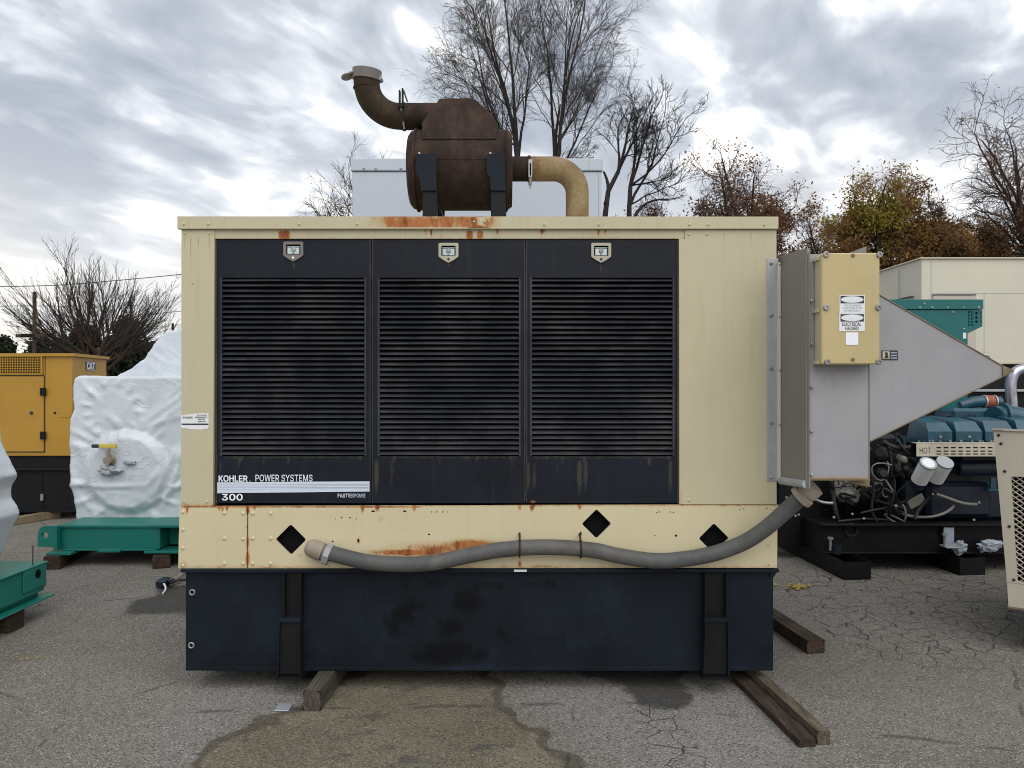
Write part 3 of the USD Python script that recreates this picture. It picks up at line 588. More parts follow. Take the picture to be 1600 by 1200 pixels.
# sticker on the left corner panel
st = obj(GEN, 'sticker', ex(Polygon([(x(285), z(649)), (x(303), z(646.8)), (x(316), z(645.5)), (x(327.5), z(645.8)), (x(328.3), z(664)), (x(327), z(669)), (x(316), z(671.2)), (x(300), z(670.3)), (x(285), z(668))]), YF - .0195, YF - .0182), M['sticker'], label='small torn white dealer sticker')
obj(st, 'printed_bar', bx(x(286.2), x(327.8), YF - .0202, YF - .0196, z(663.7), z(661.4), .0001), M['ink'])
obj(st, 'lettering', [text(s, x(a), z(b), YF - .0196, h, width=x(c) - x(a), depth=.0006, bold=True) for s, a, c, b, h in (('24 HOUR', 310, 325, 649.8, .008), ('EMERGENCY', 307, 326, 653, .008), ('REPAIR', 312, 322, 656.2, .008), ('SERVICE', 311, 323.5, 659.2, .006))], M['ink'])
obj(st, 'logo', text('POWER', x(288), z(654), YF - .0196, .012, width=x(303) - x(288), depth=.0006, bold=True), M['ink'])

# ---- silencer on the roof
YM = 5.1; sm_ = YM / F
xm = lambda px: X_(px, YM)
zm = lambda py: Z_(py, YM)
ZC, R0 = zm(266.5), 61.5 * sm_
body = obj(GEN, 'silencer', lathe([(0, R0 * .2), (.002, R0 * .86), (.02, R0 * .95), (.05, R0 * .985), (.10, R0), (xm(790) - xm(652), R0), (xm(797) - xm(645), R0 * .985), (xm(802) - xm(643), R0 * .9), (xm(803) - xm(643), R0 * .2)], (xm(641), YM, ZC), (1, 0, 0), 64), M['rust_dark'], smooth=50)
obj(body, 'end_flange', [lathe([(0, R0 * .97), (.004, R0 * 1.035), (.014, R0 * 1.035), (.018, R0 * .97)], (xm(651), YM, ZC), (1, 0, 0), 64)], M['rust_dark'])
obj(body, 'end_flange', [lathe([(0, R0 * .97), (.004, R0 * 1.03), (.012, R0 * 1.03), (.016, R0 * .97)], (xm(790), YM, ZC), (1, 0, 0), 64)], M['rust_dark'])
yfz = YM - R0 * 1.0 - .006
hump = ex(Polygon([(xm(666), zm(234)), (xm(664), zm(206)), (xm(672), zm(193)), (xm(689), zm(163)), (xm(697), zm(162)), (xm(738), zm(162)), (xm(745), zm(165)), (xm(768), zm(190)), (xm(778), zm(207)), (xm(777), zm(234))]), YM - R0 * .865, YM + R0 * .8)
# pull the hump's upper part back so that it leans on the drum like a saddle
hv = np.asarray(hump.vertices); tt = np.clip((hv[:, 2] - zm(234)) / (zm(162) - zm(234)), 0, 1)
hv[:, 1] = np.where(hv[:, 1] < YM, hv[:, 1] + tt * .13, hv[:, 1] - tt * .17); hump.vertices = hv
obj(body, 'outlet_saddle', hump, M['rust_dark'], smooth=20)
obj(body, 'weld_seam', [pt_tube([(xm(666), YM - R0 * .865 - .001, zm(234)), (xm(777), YM - R0 * .865 - .001, zm(234))], .004, 6), bx(xm(656), xm(788), YM - R0 - .003, YM - R0 + .03, ZC - .003, ZC + .003, .001)], M['rust_dark'])
rI = 20.3 * sm_
op = [(xm(705), YM, zm(182.5)), (xm(660), YM, zm(182.3))]
obj(GEN, 'outlet_pipe', pt_tube([(xm(712), YM, zm(182.5)), (xm(631), YM, zm(182.2))], rI, 32), M['rust_dark'], smooth=40)
ac = (xm(626), zm(129)); ar = 53 * sm_
pts = [(xm(633), YM, zm(182.2))] + [(ac[0] - ar * math.sin(t), YM, ac[1] - ar * math.cos(t)) for t in np.linspace(0, PI / 2, 18)] + [(xm(573), YM, zm(118))]
pts = [(px_, y_, z_) for px_, y_, z_ in pts]
el = obj(GEN, 'exhaust_elbow', pt_tube(pts, rI * .99, 32, True), M['rust_pipe'], smooth=40)
obj(el, 'weld_seam', [lathe([(0, rI), (.003, rI + .003), (.008, rI + .003), (.011, rI)], (xm(573), YM, zm(137)), (0, 0, -1), 32)], M['rust_pipe'])
cap_c = np.array([xm(573), YM, zm(119)]); ax = np.array([.10, -.10, 1.0]); ax /= np.linalg.norm(ax)
rc = obj(GEN, 'rain_cap', lathe([(-.028, rI * 1.0), (-.026, rI * 1.10), (.030, rI * 1.12), (.038, rI * 1.12), (.038, rI * .95), (-.02, rI * .93)], cap_c, ax, 40), M['rain_cap'], smooth=40)
flap = m3.Manifold.hull(m3.Manifold.batch_boolean([m3.Manifold.sphere(.030, 20).scale((1.3, 1.7, .50)).rotate((0, -18, 0)).translate((xm(542), YM, zm(120))), m3.Manifold.sphere(.018, 16).scale((1.2, 1.8, .8)).rotate((0, -10, 0)).translate((xm(552), YM, zm(117)))], m3.OpType.Add))
obj(rc, 'counterweight', flap, M['duct_side'], smooth=50)
obj(rc, 'hinge_pin', [cyl((xm(595), YM - .03, zm(124)), (xm(595), YM + .03, zm(124)), .013, k=12), cyl((xm(548), YM - .05, zm(119)), (xm(556), YM - .05, zm(116)), .008, k=10)], M['bolt'])
obj(rc, 'inner_flap', lathe([(0, rI * .97), (.006, rI * .97)], cap_c + ax * .012, ax, 32), M['duct'])
cb = obj(GEN, 'band_clamp', [lathe([(0, rI), (.001, rI + .006), (.016, rI + .006), (.017, rI)], (xm(629), YM, zm(182.2)), (1, 0, 0), 32)], M['rust_pipe'])
obj(cb, 'clamp_saddle', [bx(xm(626.5), xm(629), YM - rI - .02, YM - rI + .012, zm(178), zm(150), .002), bx(xm(631), xm(633.5), YM - rI - .02, YM - rI + .012, zm(174), zm(147), .002), bx(xm(625.5), xm(634), YM - rI - .024, YM - rI - .0, zm(176), zm(170), .002)], M['black'])
obj(cb, 'clamp_bolt', [cyl((xm(629), YM - rI - .010, zm(172)), (xm(633.5), YM - rI * .6, zm(206)), .006, k=10), cyl((xm(634), YM - rI - .01, zm(150)), (xm(638), YM - rI * .5, zm(163)), .006, k=8)], M['bolt'])
# inlet side
rO = 19.2 * sm_
obj(GEN, 'inlet_stub', pt_tube([(xm(798), YM, zm(264)), (xm(826), YM, zm(264))], rO, 32), M['rust_dark'], smooth=40)
ac = (xm(864), zm(302)); ar = 38 * sm_
pts = [(xm(826), YM, zm(264)), (xm(845), YM, zm(264))] + [(ac[0] + ar * math.sin(t), YM, ac[1] + ar * math.cos(t)) for t in np.linspace(0, PI / 2, 18)] + [(xm(902), YM, zm(320)), (xm(902), YM, zm(352))]
rr = np.linspace(rO, rO * .93, len(pts))
obj(GEN, 'inlet_elbow', pt_tube(pts, rr, 32), M['rust_tan'], smooth=40, label='tan painted elbow with rust patches')
c2 = obj(GEN, 'band_clamp', [lathe([(0, rO), (.001, rO + .006), (.018, rO + .006), (.019, rO)], (xm(824.5), YM, zm(264)), (1, 0, 0), 32)], M['rust_dark'])
obj(c2, 'clamp_saddle', [bx(xm(825), xm(831), YM - rO - .022, YM - rO + .012, zm(283), zm(256), .002)], M['galv'])
obj(c2, 'clamp_slot', [bx(xm(827), xm(829.4), YM - rO - .0235, YM - rO - .02, zm(281), zm(262), .001)], M['void'])
obj(c2, 'clamp_bolt', [cyl((xm(828), YM - rO - .004, zm(283)), (xm(828), YM - rO + .002, zm(294)), .012, k=10), cyl((xm(828), YM - rO, zm(293)), (xm(828), YM - rO, zm(299)), .005, k=8)], M['bolt'])
obj(GEN, 'roof_collar', [lathe([(0, .150), (.004, .152), (.028, .120), (.034, .085)], (xm(903), YM, z(340)), (0, 0, 1), 48)], M['rust_tan'])
obj(GEN, 'roof_curb', [lathe([(0, .158), (.062, .156), (.066, .12)], (xm(905), YM, z(342)), (0, 0, 1), 48)], M['rust_dark'])
YLG = YM - R0 - .02; xg = lambda px: X_(px, YLG); zg = lambda py: Z_(py, YLG)
for pl_, lx0, lx1 in (([(650, 241), (682, 241), (682, 298), (658, 298), (656, 279), (650, 271)], 660, 683), ([(761, 241), (790, 241), (790, 298), (767, 298), (766, 278), (761, 270)], 767, 790)):
    lg = obj(GEN, 'silencer_leg', [bx(xg(lx0), xg(lx1), YM - R0 - .012, YM - R0 + .03, z(345), zg(290), .002), bx(xg(lx0), xg(lx1), YM + R0 - .03, YM + R0 + .012, z(345), zm(266), .002), bx(xg(lx0), xg(lx1), YM - R0 + .031, YM + R0 - .031, zm(331), zm(327), .001)], M['black'])
    obj(lg, 'strap_plate', ex(Polygon([(xg(a), zg(b)) for a, b in pl_]), YM - R0 - .028, YM - R0 - .013), M['tank'])
    obj(lg, 'strap_bolt', [cyl((xg(pl_[0][0] + 5), YM - R0 - .02, zg(238)), (xg(pl_[0][0] + 5), YM - R0 - .02, zg(242)), .008, k=8)], M['bolt'])
obj(GEN, 'drain_cock', [cyl((xm(689), YM - .1, zm(328)), (xm(689), YM - .1, zm(336)), .008, k=8)], M['black'])

# ---- discharge duct at the right end
YD = 4.07
xd = lambda px: X_(px, YD)
zd = lambda py: Z_(py, YD)
obj(GEN, 'duct_flange', bx(x(1196.5), x(1214), YF - .023, YF - .0182, z(751), z(405), .001), M['galv'])
obj(GEN, 'duct_angle', [bx(x(1211), x(1215.5), YF - .05, YF - .0235, z(750), z(412), .001)], M['cream_pale'])
for py in (412, 493, 576, 660, 745):
    obj(GEN, 'flange_bolt', lathe([(0, .013), (.002, .013), (.0025, .008), (.008, .008), (.0095, .004)], (x(1203), YF - .023, z(py)), (0, -1, 0), 14), M['bolt'])
    obj(GEN, 'flange_bolt', rivet(x(1213.3), YF - .05, z(py + 3), .006), M['bolt'])
zt, zb = zd(394.5), zd(747.5)
xl = x(1216)
sidep = obj(GEN, 'duct_side_panel', exx(Polygon([(YF + .8, z(748)), (YD + .004, zd(764)), (YD + .004, zd(397)), (YF + .8, zt + .01)]), xl, xl + .012), M['duct_side'])
obj(sidep, 'bottom_fold', [pt_tube([(xl - .004, YF - .06, z(748) - .004), (xl + .004, YD + .01, zd(757))], .022, 10)], M['galv'])
obj(sidep, 'corner_fold', [bx(xd(1262.5), xd(1265.3), YD - .008, YD + .012, zd(764), zd(394), .002)], M['duct_side'])
frontm = ex(rect(xd(1265.5), xd(1357.5), zb, zd(397)), YD, YD + .02)
fd = obj(GEN, 'duct_front_panel', frontm, M['duct'], masks={'dirt': lambda v: .55 * soft(v, xd(1278), xd(1340), zd(615), zd(568), .12) * (.6 + .4 * meshkit.noise(v * [30, 1, 3])), 'rust': lambda v: .5 * soft(v, xd(1266), xd(1357), zd(749), zd(745.5), .012)}, edge=.03)
for py in (470, 538, 605, 674, 742): obj(fd, 'screw', lathe([(0, .008), (.003, .009), (.009, .008), (.012, .004)], (xd(1267), YD - .008, zd(py)), (0, -1, 0), 12), M['bolt'])
obj(fd, 'bottom_fold', bx(xd(1264), xd(1358), YD - .004, YD + .05, zd(751), zd(747.2), .002), M['duct_edge'])
obj(fd, 'bottom_bracket', ex(Polygon([(xd(1335), zd(751.5)), (xd(1366), zd(747)), (xd(1366), zd(763)), (xd(1338), zd(758))]), YD + .05, YD + .058), M['duct_edge'])
hood = Polygon([(xd(1358.2), zd(452)), (xd(1568), zd(573)), (xd(1570), zd(586)), (xd(1358.2), zd(690))])
hd = obj(GEN, 'duct_hood', ex(hood, YD + .002, YD + 2.1), M['duct'], masks={'dirt': lambda v: .35 * gauss2(v, xd(1430), zd(640), .06, .05) + .22 * gauss2(v, xd(1400), zd(500), .03, .06), 'rust': lambda v: 0 * v[:, 0]}, edge=.06)
obj(hd, 'apex_cap', ex(Polygon([(xd(1566), zd(571)), (xd(1583), zd(578)), (xd(1583), zd(581)), (xd(1566), zd(588.5))]), YD - .006, YD + 2.0), M['duct_edge'])
obj(hd, 'seam_fold', bx(xd(1357.3), xd(1358.6), YD - .004, YD + .02, zd(748), zd(450), .0008), M['duct_side'])
obj(hd, 'hood_edge', [pt_tube([(xd(1358), YD, zd(451.5)), (xd(1575), YD, zd(576.5))], .0035, 8), pt_tube([(xd(1358), YD, zd(690.5)), (xd(1575), YD, zd(584.5))], .0035, 8)], M['duct_edge'])
ring(xd(1558), zd(560), YD + .1, .022, .007, M['bolt'], hd, 'lifting_eye')
obj(GEN, 'duct_back_panel', bx(xl + .015, xd(1357), YF + 1.0, YF + 1.015, z(747), zt + .06, .002), M['duct_side'])
obj(GEN, 'duct_top_flange', [exx(Polygon([(YD + .03, zt - .005), (YD + .03, zt + .028), (YF + .2, zt + .07), (YF + .2, zt + .0)]), xl + .013, xl + .022)], M['duct_side'])
obj(GEN, 'duct_top_tab', ex(Polygon([(xd(1325), zd(396)), (xd(1362), zd(381.5)), (xd(1362), zd(397))]), YD + .06, YD + .066), M['duct_side'])
obj(GEN, 'duct_top_panel', bx(xl + .023, xd(1357), YD + .021, YF + .95, zt - .02, zt - .012, .002), M['duct_side'])
dc = obj(GEN, 'warning_decal', bx(xd(1377.5), xd(1403), YD - .0015, YD + .001, zd(562.5), zd(547.5), .0003), M['ink'], label='small black and yellow warning decal')
obj(dc, 'pictogram_panel', bx(xd(1379), xd(1389.5), YD - .0026, YD - .0016, zd(561), zd(549), .0003), M['ybox_rim'])
obj(dc, 'pictogram', [ex(unary_union([Point(xd(1384.5), zd(552.5)).buffer(.008), Polygon([(xd(1381), zd(560)), (xd(1383), zd(555)), (xd(1387), zd(554)), (xd(1388), zd(560))])]), YD - .0036, YD - .0027)], M['ink'])
obj(dc, 'printed_line', [bx(xd(1391.5), xd(1401.5), YD - .0026, YD - .0016, zd(q + 2), zd(q), .0003) for q in (550, 554.5, 558.5)], M['decal_grey'])
# junction box
YB = 3.97
xb_ = lambda px: X_(px, YB)
zb_ = lambda py: Z_(py, YB)
bxm = obj(GEN, 'junction_box', bx(xb_(1284.5), xb_(1374), YB + .03, YD - .002, zb_(568), zb_(396.5), .006), M['ybox_rim'])
cvr = obj(bxm, 'cover', bx(xb_(1283.5), xb_(1375), YB, YB + .028, zb_(569.5), zb_(395), .007), M['ybox'], masks={'dirt': lambda v: .42 * gauss2(v, xb_(1355), zb_(450), .05, .015) + .35 * gauss2(v, xb_(1302), zb_(512), .03, .02) + .4 * soft(v, xb_(1284), xb_(1375), zb_(570), zb_(566), .02), 'rust': lambda v: 0 * v[:, 0]}, edge=.02)
obj(bxm, 'rib', [bx(xb_(1283) - .006, xb_(1284.5) + .004, YB + .031, YD - .003, zb_(q + 3), zb_(q - 2), .002) for q in (402, 484, 566)], M['ybox_rim'])
for px, py in ((1290.5, 397.5), (1374, 398), (1291, 480.5), (1372.5, 480.5), (1292.5, 565.5), (1373, 565.5)):
    obj(bxm, 'cover_screw', [lathe([(0, .016), (.006, .016), (.009, .013), (.009, .007), (.004, .006)], (xb_(px), YB - .001, zb_(py)), (0, -1, 0), 18)], M['bolt'])
for py in (399.5, 562): obj(bxm, 'plug', lathe([(0, .011), (.002, .010)], (xb_(1332.5), YB - .0005, zb_(py)), (0, -1, 0), 14), M['duct_edge'])
yk = YB - .001
for k, (za, zb2, ov) in enumerate(((461, 489.5, 468), (489.8, 517.5, 496.5))):
    lb_ = obj(bxm, 'warning_label', bx(xb_(1311.5 - .5 * k), xb_(1351.2), yk - .0012, yk + .0008, zb_(zb2), zb_(za), .0003), M['sticker'])
    obj(bxm, 'oval_surround', ex(rect(xb_(1313), xb_(1349.5), zb_(ov + 6), zb_(ov - 5.6)).difference(affinity.scale(Point(xb_(1331.3), zb_(ov)).buffer(.058, quad_segs=12), 1, .30)), yk - .002, yk - .0013), M['ink'])
    obj(bxm, 'faded_lettering', text('DANGER', xb_(1321), zb_(ov + 2.5), yk - .0013, .016, width=xb_(1342) - xb_(1321), depth=.0005), M['letter'])
    if k == 0:
        obj(bxm, 'lettering', [text(s, xb_(a), zb_(q), yk - .0012, .0095, width=xb_(c) - xb_(a), depth=.0006) for s, a, c, q in (('THIS EQUIPMENT', 1318, 1345, 478.8), ('STARTS AND STOPS', 1316.5, 1347, 482.8), ('AUTOMATICALLY', 1318.5, 1344.5, 486.8))], M['decal_grey'])
    else:
        obj(bxm, 'lettering', [text(s, xb_(a), zb_(q), yk - .0012, .017, width=xb_(c) - xb_(a), depth=.0006, bold=True) for s, a, c, q in (('ELECTRICAL', 1315.5, 1345.5, 509.2), ('HAZARD', 1320.5, 1341.5, 515.6))], M['ink'])
ws = obj(bxm, 'blank_sticker', ex(affinity.scale(rrect(xb_(1321.5), xb_(1340.5), zb_(539), zb_(519.5), .008), 1, 1), yk - .0012, yk + .0006), M['letter'])
obj(bxm, 'sticker_border', ex(rect(xb_(1320.8), xb_(1341.3), zb_(539.8), zb_(518.7)), yk - .0004, yk + .0005), M['ybox_rim'])
# conduit hose
YH = YF - .085
hp = [(500, 861), (530, 868.5), (560, 876), (620, 881.5), (680, 878.5), (740, 867), (800, 857.5), (860, 854.5), (920, 859), (980, 871), (1030, 876.5), (1080, 873), (1140, 857.5), (1190, 831), (1230, 797), (1262, 768)]
ys = np.concatenate([np.full(11, YH), [YH, YH - .02, YH - .06, YH - .13, YH - .19]])
pts = spline([at(a, b, yy) for (a, b), yy in zip(hp, ys)], 110); pts[:, 2] += .005 * (meshkit.fbm(np.stack([pts[:, 0] * 6, pts[:, 1] * 0, pts[:, 1] * 0], 1), 2, 5) - .5) * 2
hs = obj(GEN, 'conduit_hose', pt_tube(pts, .0445, 24), M['hose'], smooth=60)
p0 = at(497, 860, YH); dirh = at(478, 853, YH) - p0; dirh /= np.linalg.norm(dirh)
obj(hs, 'end_fitting', [lathe([(-.02, .052), (-.015, .058), (.012, .058), (.016, .050), (.02, .05)], p0 - dirh * .055, dirh, 32), lathe([(0, .052), (.02, .054), (.05, .054), (.075, .050), (.092, .040), (.10, .03)], p0 - dirh * .028, dirh, 32)], M['hose_fit'], smooth=40)
obj(hs, 'compression_nut', lathe([(0, .05), (.004, .064), (.034, .064), (.038, .05)], p0 - dirh * .078, dirh, 8), M['duct'])
d1 = pts[-1] - pts[-3]; d1 /= np.linalg.norm(d1)
obj(hs, 'end_fitting', [lathe([(0, .050), (.004, .066), (.035, .066), (.04, .055), (.05, .055), (.055, .06), (.11, .058)], pts[-1] - d1 * .06, d1, 24)], M['hose_fit'], smooth=40)
for px, py in ((812, 856.5), (907, 857.5)):
    c = at(px, py, YH); a = np.linspace(0, 2 * PI, 25)
    obj(hs, 'hose_tie', [pt_tube([(c[0], c[1] + .050 * math.cos(q), c[2] + .050 * math.sin(q)) for q in a], .0055, 6, False), cyl(c + [0, -.02, .05], c + [0, .06, .075], .006, k=8)], M['rust_dark'])
# ================================================================ timbers on the ground
def beam(name, label, cat, a, b, w, h, mat, z0=.002, wob=.006, seed=0, group=None, z1=None):
    """sawn timber with worn edges from ground point a to b"""
    a, b = np.array([*a, 0.]), np.array([*b, 0.]); Ln = np.linalg.norm(b - a); d = (b - a) / Ln; s = np.array([d[1], -d[0], 0])
    m = trimesh.creation.box([w, Ln, h]); vv, ff = trimesh.remesh.subdivide_to_size(m.vertices, m.faces, .045)
    edge = (np.abs(np.abs(vv[:, 0]) - w / 2) < 1e-6) & (np.abs(np.abs(vv[:, 2]) - h / 2) < 1e-6)
    nz = meshkit.fbm(vv * [30, 5, 30] + seed * 9.1, 3, seed) - .5
    k = np.where(edge, .90 - np.abs(nz) * .18, 1.0); vv = vv * np.stack([k, np.ones(len(vv)), k], 1)
    vv = vv + np.stack([nz, nz * 2, nz], 1) * wob
    V = (a + b) / 2 + s * vv[:, :1] + d * vv[:, 1:2] + np.array([0, 0, 1.]) * (vv[:, 2:] + h / 2 + z0)
    p = obj(None, name, trimesh.Trimesh(V, ff, process=False), mat, smooth=40)
    return tag(p, label, cat, group)
G_ = lambda px, py: gpt(px, py)
beam('timber', 'short weathered timber end sticking out under the left end of the navy tank', 'timber', (-1.10, 4.22), (-1.02, 6.0), .095, .112, M['wood_old'], seed=1)
beam('timber', 'long lighter timber lying flat, outer of the pair at the front right tank corner', 'timber', (1.555, 3.83), (1.345, 5.75), .066, .068, M['wood'], seed=2)
beam('timber', 'split darker timber, inner of the pair at the front right tank corner', 'timber', (1.462, 3.80), (1.262, 5.7), .085, .040, M['wood_dark'], seed=3, wob=.01)
beam('timber', 'long dark brown timber on the ground right of and behind the tank', 'timber', (2.03, 5.13), (1.78, 7.2), .125, .085, M['wood_dark'], seed=4)
beam('timber', 'short black timber end poking out beside the right side of the tank', 'timber', (1.80, 5.55), (1.55, 5.56), .10, .055, M['wood_dark'], seed=5)
# thin flat plate lying near the left timber
tag(obj(None, 'metal_plate', bx(*sorted((G_(432, 1107)[0], G_(455, 1107)[0])), G_(440, 1113)[1], G_(440, 1102)[1], .004, .012, .002), M['galv']), 'small flat metal plate on the asphalt by the left timber', 'plate')

# ================================================================ cable end left of the tank
cb = thing('power_cable', 'grey cable with a teal plug lying on the asphalt left of the tank', 'cable', (*G_(270, 918), 0))
P = lambda px, py, zz: np.array([*gpt(px, py), zz])
obj(cb, 'cable', pt_tube(spline([P(264, 917, .05), P(280, 910, .05), P(298, 902, .09), P(330, 898, .14), P(370, 905, .12)], 24), .021, 10), M['hose_fit'])
obj(cb, 'thin_wire', pt_tube(spline([P(266, 920, .045), P(280, 917, .06), P(300, 920, .06), P(340, 925, .05)], 20), .009, 8), M['rubber'])
obj(cb, 'plug', [bx(P(247, 918, 0)[0], P(263, 918, 0)[0], P(255, 921, 0)[1], P(255, 914, 0)[1], .01, .075, .012), cyl(P(262, 918, .045), P(272, 916, .05), .024, k=12)], M['blue_dark'])
obj(cb, 'tape_tail', pt_tube(spline([P(256, 921, .05), P(258, 926, .02), P(254, 929, .01)], 12), .008, 6), M['sticker'])

# ================================================================ white enclosure behind
YW = 7.0
WB = thing('white_enclosure', 'tall plain white machine enclosure behind the silencer', 'enclosure', (X_(745, YW), YW + 2, 0))
X0w, X1w = X_(548, YW), X_(942, YW)
obj(WB, 'body', bx(X0w + .012, X1w - .012, YW, YW + 4.5, .25, Z_(268, YW), .01), M['white_panel'])
tr = obj(WB, 'roof_trim', bx(X0w, X1w, YW - .015, YW + 4.52, Z_(268, YW) + .003, Z_(248, YW), .008), M['white_panel'])
for px in (569, 588, 627, 680, 905): obj(tr, 'rivet', lathe([(0, .014), (.006, .012), (.009, .004)], (X_(px, YW), YW - .015, Z_(266, YW) + .012), (0, -1, 0), 10), M['bolt'])
obj(tr, 'corner_joint', bx(X_(919.5, YW), X_(920.3, YW), YW - .0165, YW - .014, Z_(267, YW), Z_(249, YW), .0003), M['ink_faint'])
obj(WB, 'corner_seam', bx(X_(940, YW) - .03, X_(940, YW) - .024, YW - .002, YW + .002, .3, Z_(269, YW), .0005), M['ink_faint'])
obj(WB, 'base_frame', bx(X0w + .03, X1w - .03, YW + .03, YW + 4.4, .001, .249, .01), M['black'])

# ================================================================ yellow generator, far left
YC = 10.2
CG = thing('yellow_generator', 'yellow generator enclosure on a black base tank at the far left', 'generator', (-7.6, YC + .6, 0))
xc = lambda px: X_(px, YC); zc_ = lambda py: Z_(py, YC)
XL, XR = -10.6, xc(113); XRb = -6.05; DC = 1.25
foot = Polygon([(XL, YC), (XR, YC), (XRb, YC + DC), (XL, YC + DC)])
obj(CG, 'housing', exz(foot, zc_(712), zc_(557)), M['cat'])
obj(CG, 'roof', exz(foot.buffer(.035, join_style=2), zc_(557) + .002, zc_(552)), M['cat'])
gr = obj(CG, 'intake_grille', ex(rect(xc(-60), xc(66), zc_(584.5), zc_(557.5)), YC - .010, YC - .004), M['void'])
obj(gr, 'grille_frame', ex(rect(xc(-62), xc(68), zc_(585.5), zc_(556.8)).difference(rect(xc(-60), xc(66), zc_(584.2), zc_(558))), YC - .03, YC - .003), M['cat'])
for k in range(7): obj(gr, 'grille_bar', bx(xc(-60), xc(66), YC - .018, YC - .011, zc_(583.5 - k * 3.8) - .006, zc_(583.5 - k * 3.8) + .006, .001), M['cat'])
for k in range(32): obj(gr, 'grille_bar', bx(xc(64.5 - k * 3.9) - .005, xc(64.5 - k * 3.9) + .005, YC - .024, YC - .0185, zc_(584), zc_(558), .001), M['cat'])
dr_ = obj(CG, 'door', bx(xc(-20), xc(69.5), YC - .022, YC - .002, zc_(705.5), zc_(588), .004), M['cat'])
obj(dr_, 'door_gap', bx(xc(-22), xc(70.8), YC - .0035, YC + .0, zc_(707), zc_(586.5), .0005), M['ink'])
for py in (612, 680): obj(dr_, 'hinge', bx(xc(65.5), xc(74), YC - .05, YC - .022, zc_(py + 6), zc_(py - 6), .006), M['black'])
obj(dr_, 'lock', lathe([(0, .022), (.01, .022), (.014, .014)], (xc(51), YC - .022, zc_(645)), (0, -1, 0), 16), M['ink'])
obj(CG, 'lock', lathe([(0, .016), (.008, .016), (.012, .01)], (xc(86), YC, zc_(645)), (0, -1, 0), 16), M['rust_dark'])
obj(CG, 'panel_seam', bx(xc(70.6), xc(71.4), YC - .003, YC - .0, zc_(586), zc_(558), .0003), M['ink'])
obj(CG, 'access_plate', bx(xc(93), xc(111), YC - .006, YC - .001, zc_(652), zc_(640), .001), M['cat'])
obj(CG, 'base_tank', exz(foot.buffer(-.03, join_style=2), .14, zc_(712) - .002), M['black'])
obj(CG, 'base_ledge', exz(foot.buffer(.02, join_style=2), zc_(735), zc_(731)), M['black'])
obj(CG, 'base_foot', exz(foot.buffer(.015, join_style=2), .10, .139), M['black'])
obj(CG, 'tank_seam', [bx(xc(64), xc(65), YC + .02, YC + .04, .15, zc_(737), .001)], M['stain_black'])
obj(CG, 'drain_valve', [cyl((xc(65), YC + .01, zc_(782)), (xc(65), YC + .01, zc_(772)), .02, k=10)], M['bolt'])
obj(CG, 'grab_rail', [pt_tube([(xc(-60), YC - .02, zc_(733)), (xc(108), YC - .02, zc_(733))], .012, 8)], M['stain_black'])
# emblem on the receding right side: built in the plane of that face
ux = np.array([XRb - XR, DC, 0]); ux /= np.linalg.norm(ux); nx_ = np.array([ux[1], -ux[0], 0])
def on_side(m, s0, z0, lift):
    """puts a mesh lying in the x,y plane (facing +z) on the side face"""
    vv = np.asarray(m.vertices); o = np.array([XR, YC, 0]) + ux * s0 + np.array([0, 0, z0]) + nx_ * lift
    m = m.copy(); m.vertices = o + vv[:, :1] * ux + vv[:, 1:2] * np.array([0, 0, 1.]) + vv[:, 2:] * nx_
    return m
t0, t1 = .46, .83
pl = obj(CG, 'maker_plate', on_side(trimesh.creation.box(bounds=[[0, 0, 0], [t1 - t0, .132, .004]]), t0, zc_(581.5) + .03, .001), M['ink'])
obj(pl, 'plate_border', [on_side(trimesh.creation.box(bounds=b_), t0, zc_(581.5) + .03, .0052) for b_ in ([[.012, .008, 0], [t1 - t0 - .012, .014, .001]], [[.012, .118, 0], [t1 - t0 - .012, .124, .001]])], M['letter'])
tm = meshkit.text_mesh('CAT', .085, .002, True); vv = np.asarray(tm.vertices); vv[:, 0] = (vv[:, 0] - vv[:, 0].min()) / np.ptp(vv[:, 0]) * .30; tm.vertices = vv
obj(pl, 'lettering', on_side(tm, t0 + .035, zc_(581.5) + .054, .0052), M['letter'])
obj(pl, 'yellow_triangle', on_side(trimesh.creation.extrude_polygon(Polygon([(.13, .022), (.235, .022), (.185, .062)]), .001, engine='earcut'), t0, zc_(581.5) + .030, .0077), M['yellow'])
beam('timber', 'pale timber under the black base of the yellow generator', 'timber', (X_(28, 9.95), 9.75), (X_(80, 10.2), 10.35), .13, .095, M['wood_light'], seed=6)
beam('timber', 'dark timber under the middle of the yellow generator base', 'timber', (-8.2, 10.1), (-8.15, 12.2), .12, .095, M['wood_dark'], seed=16)

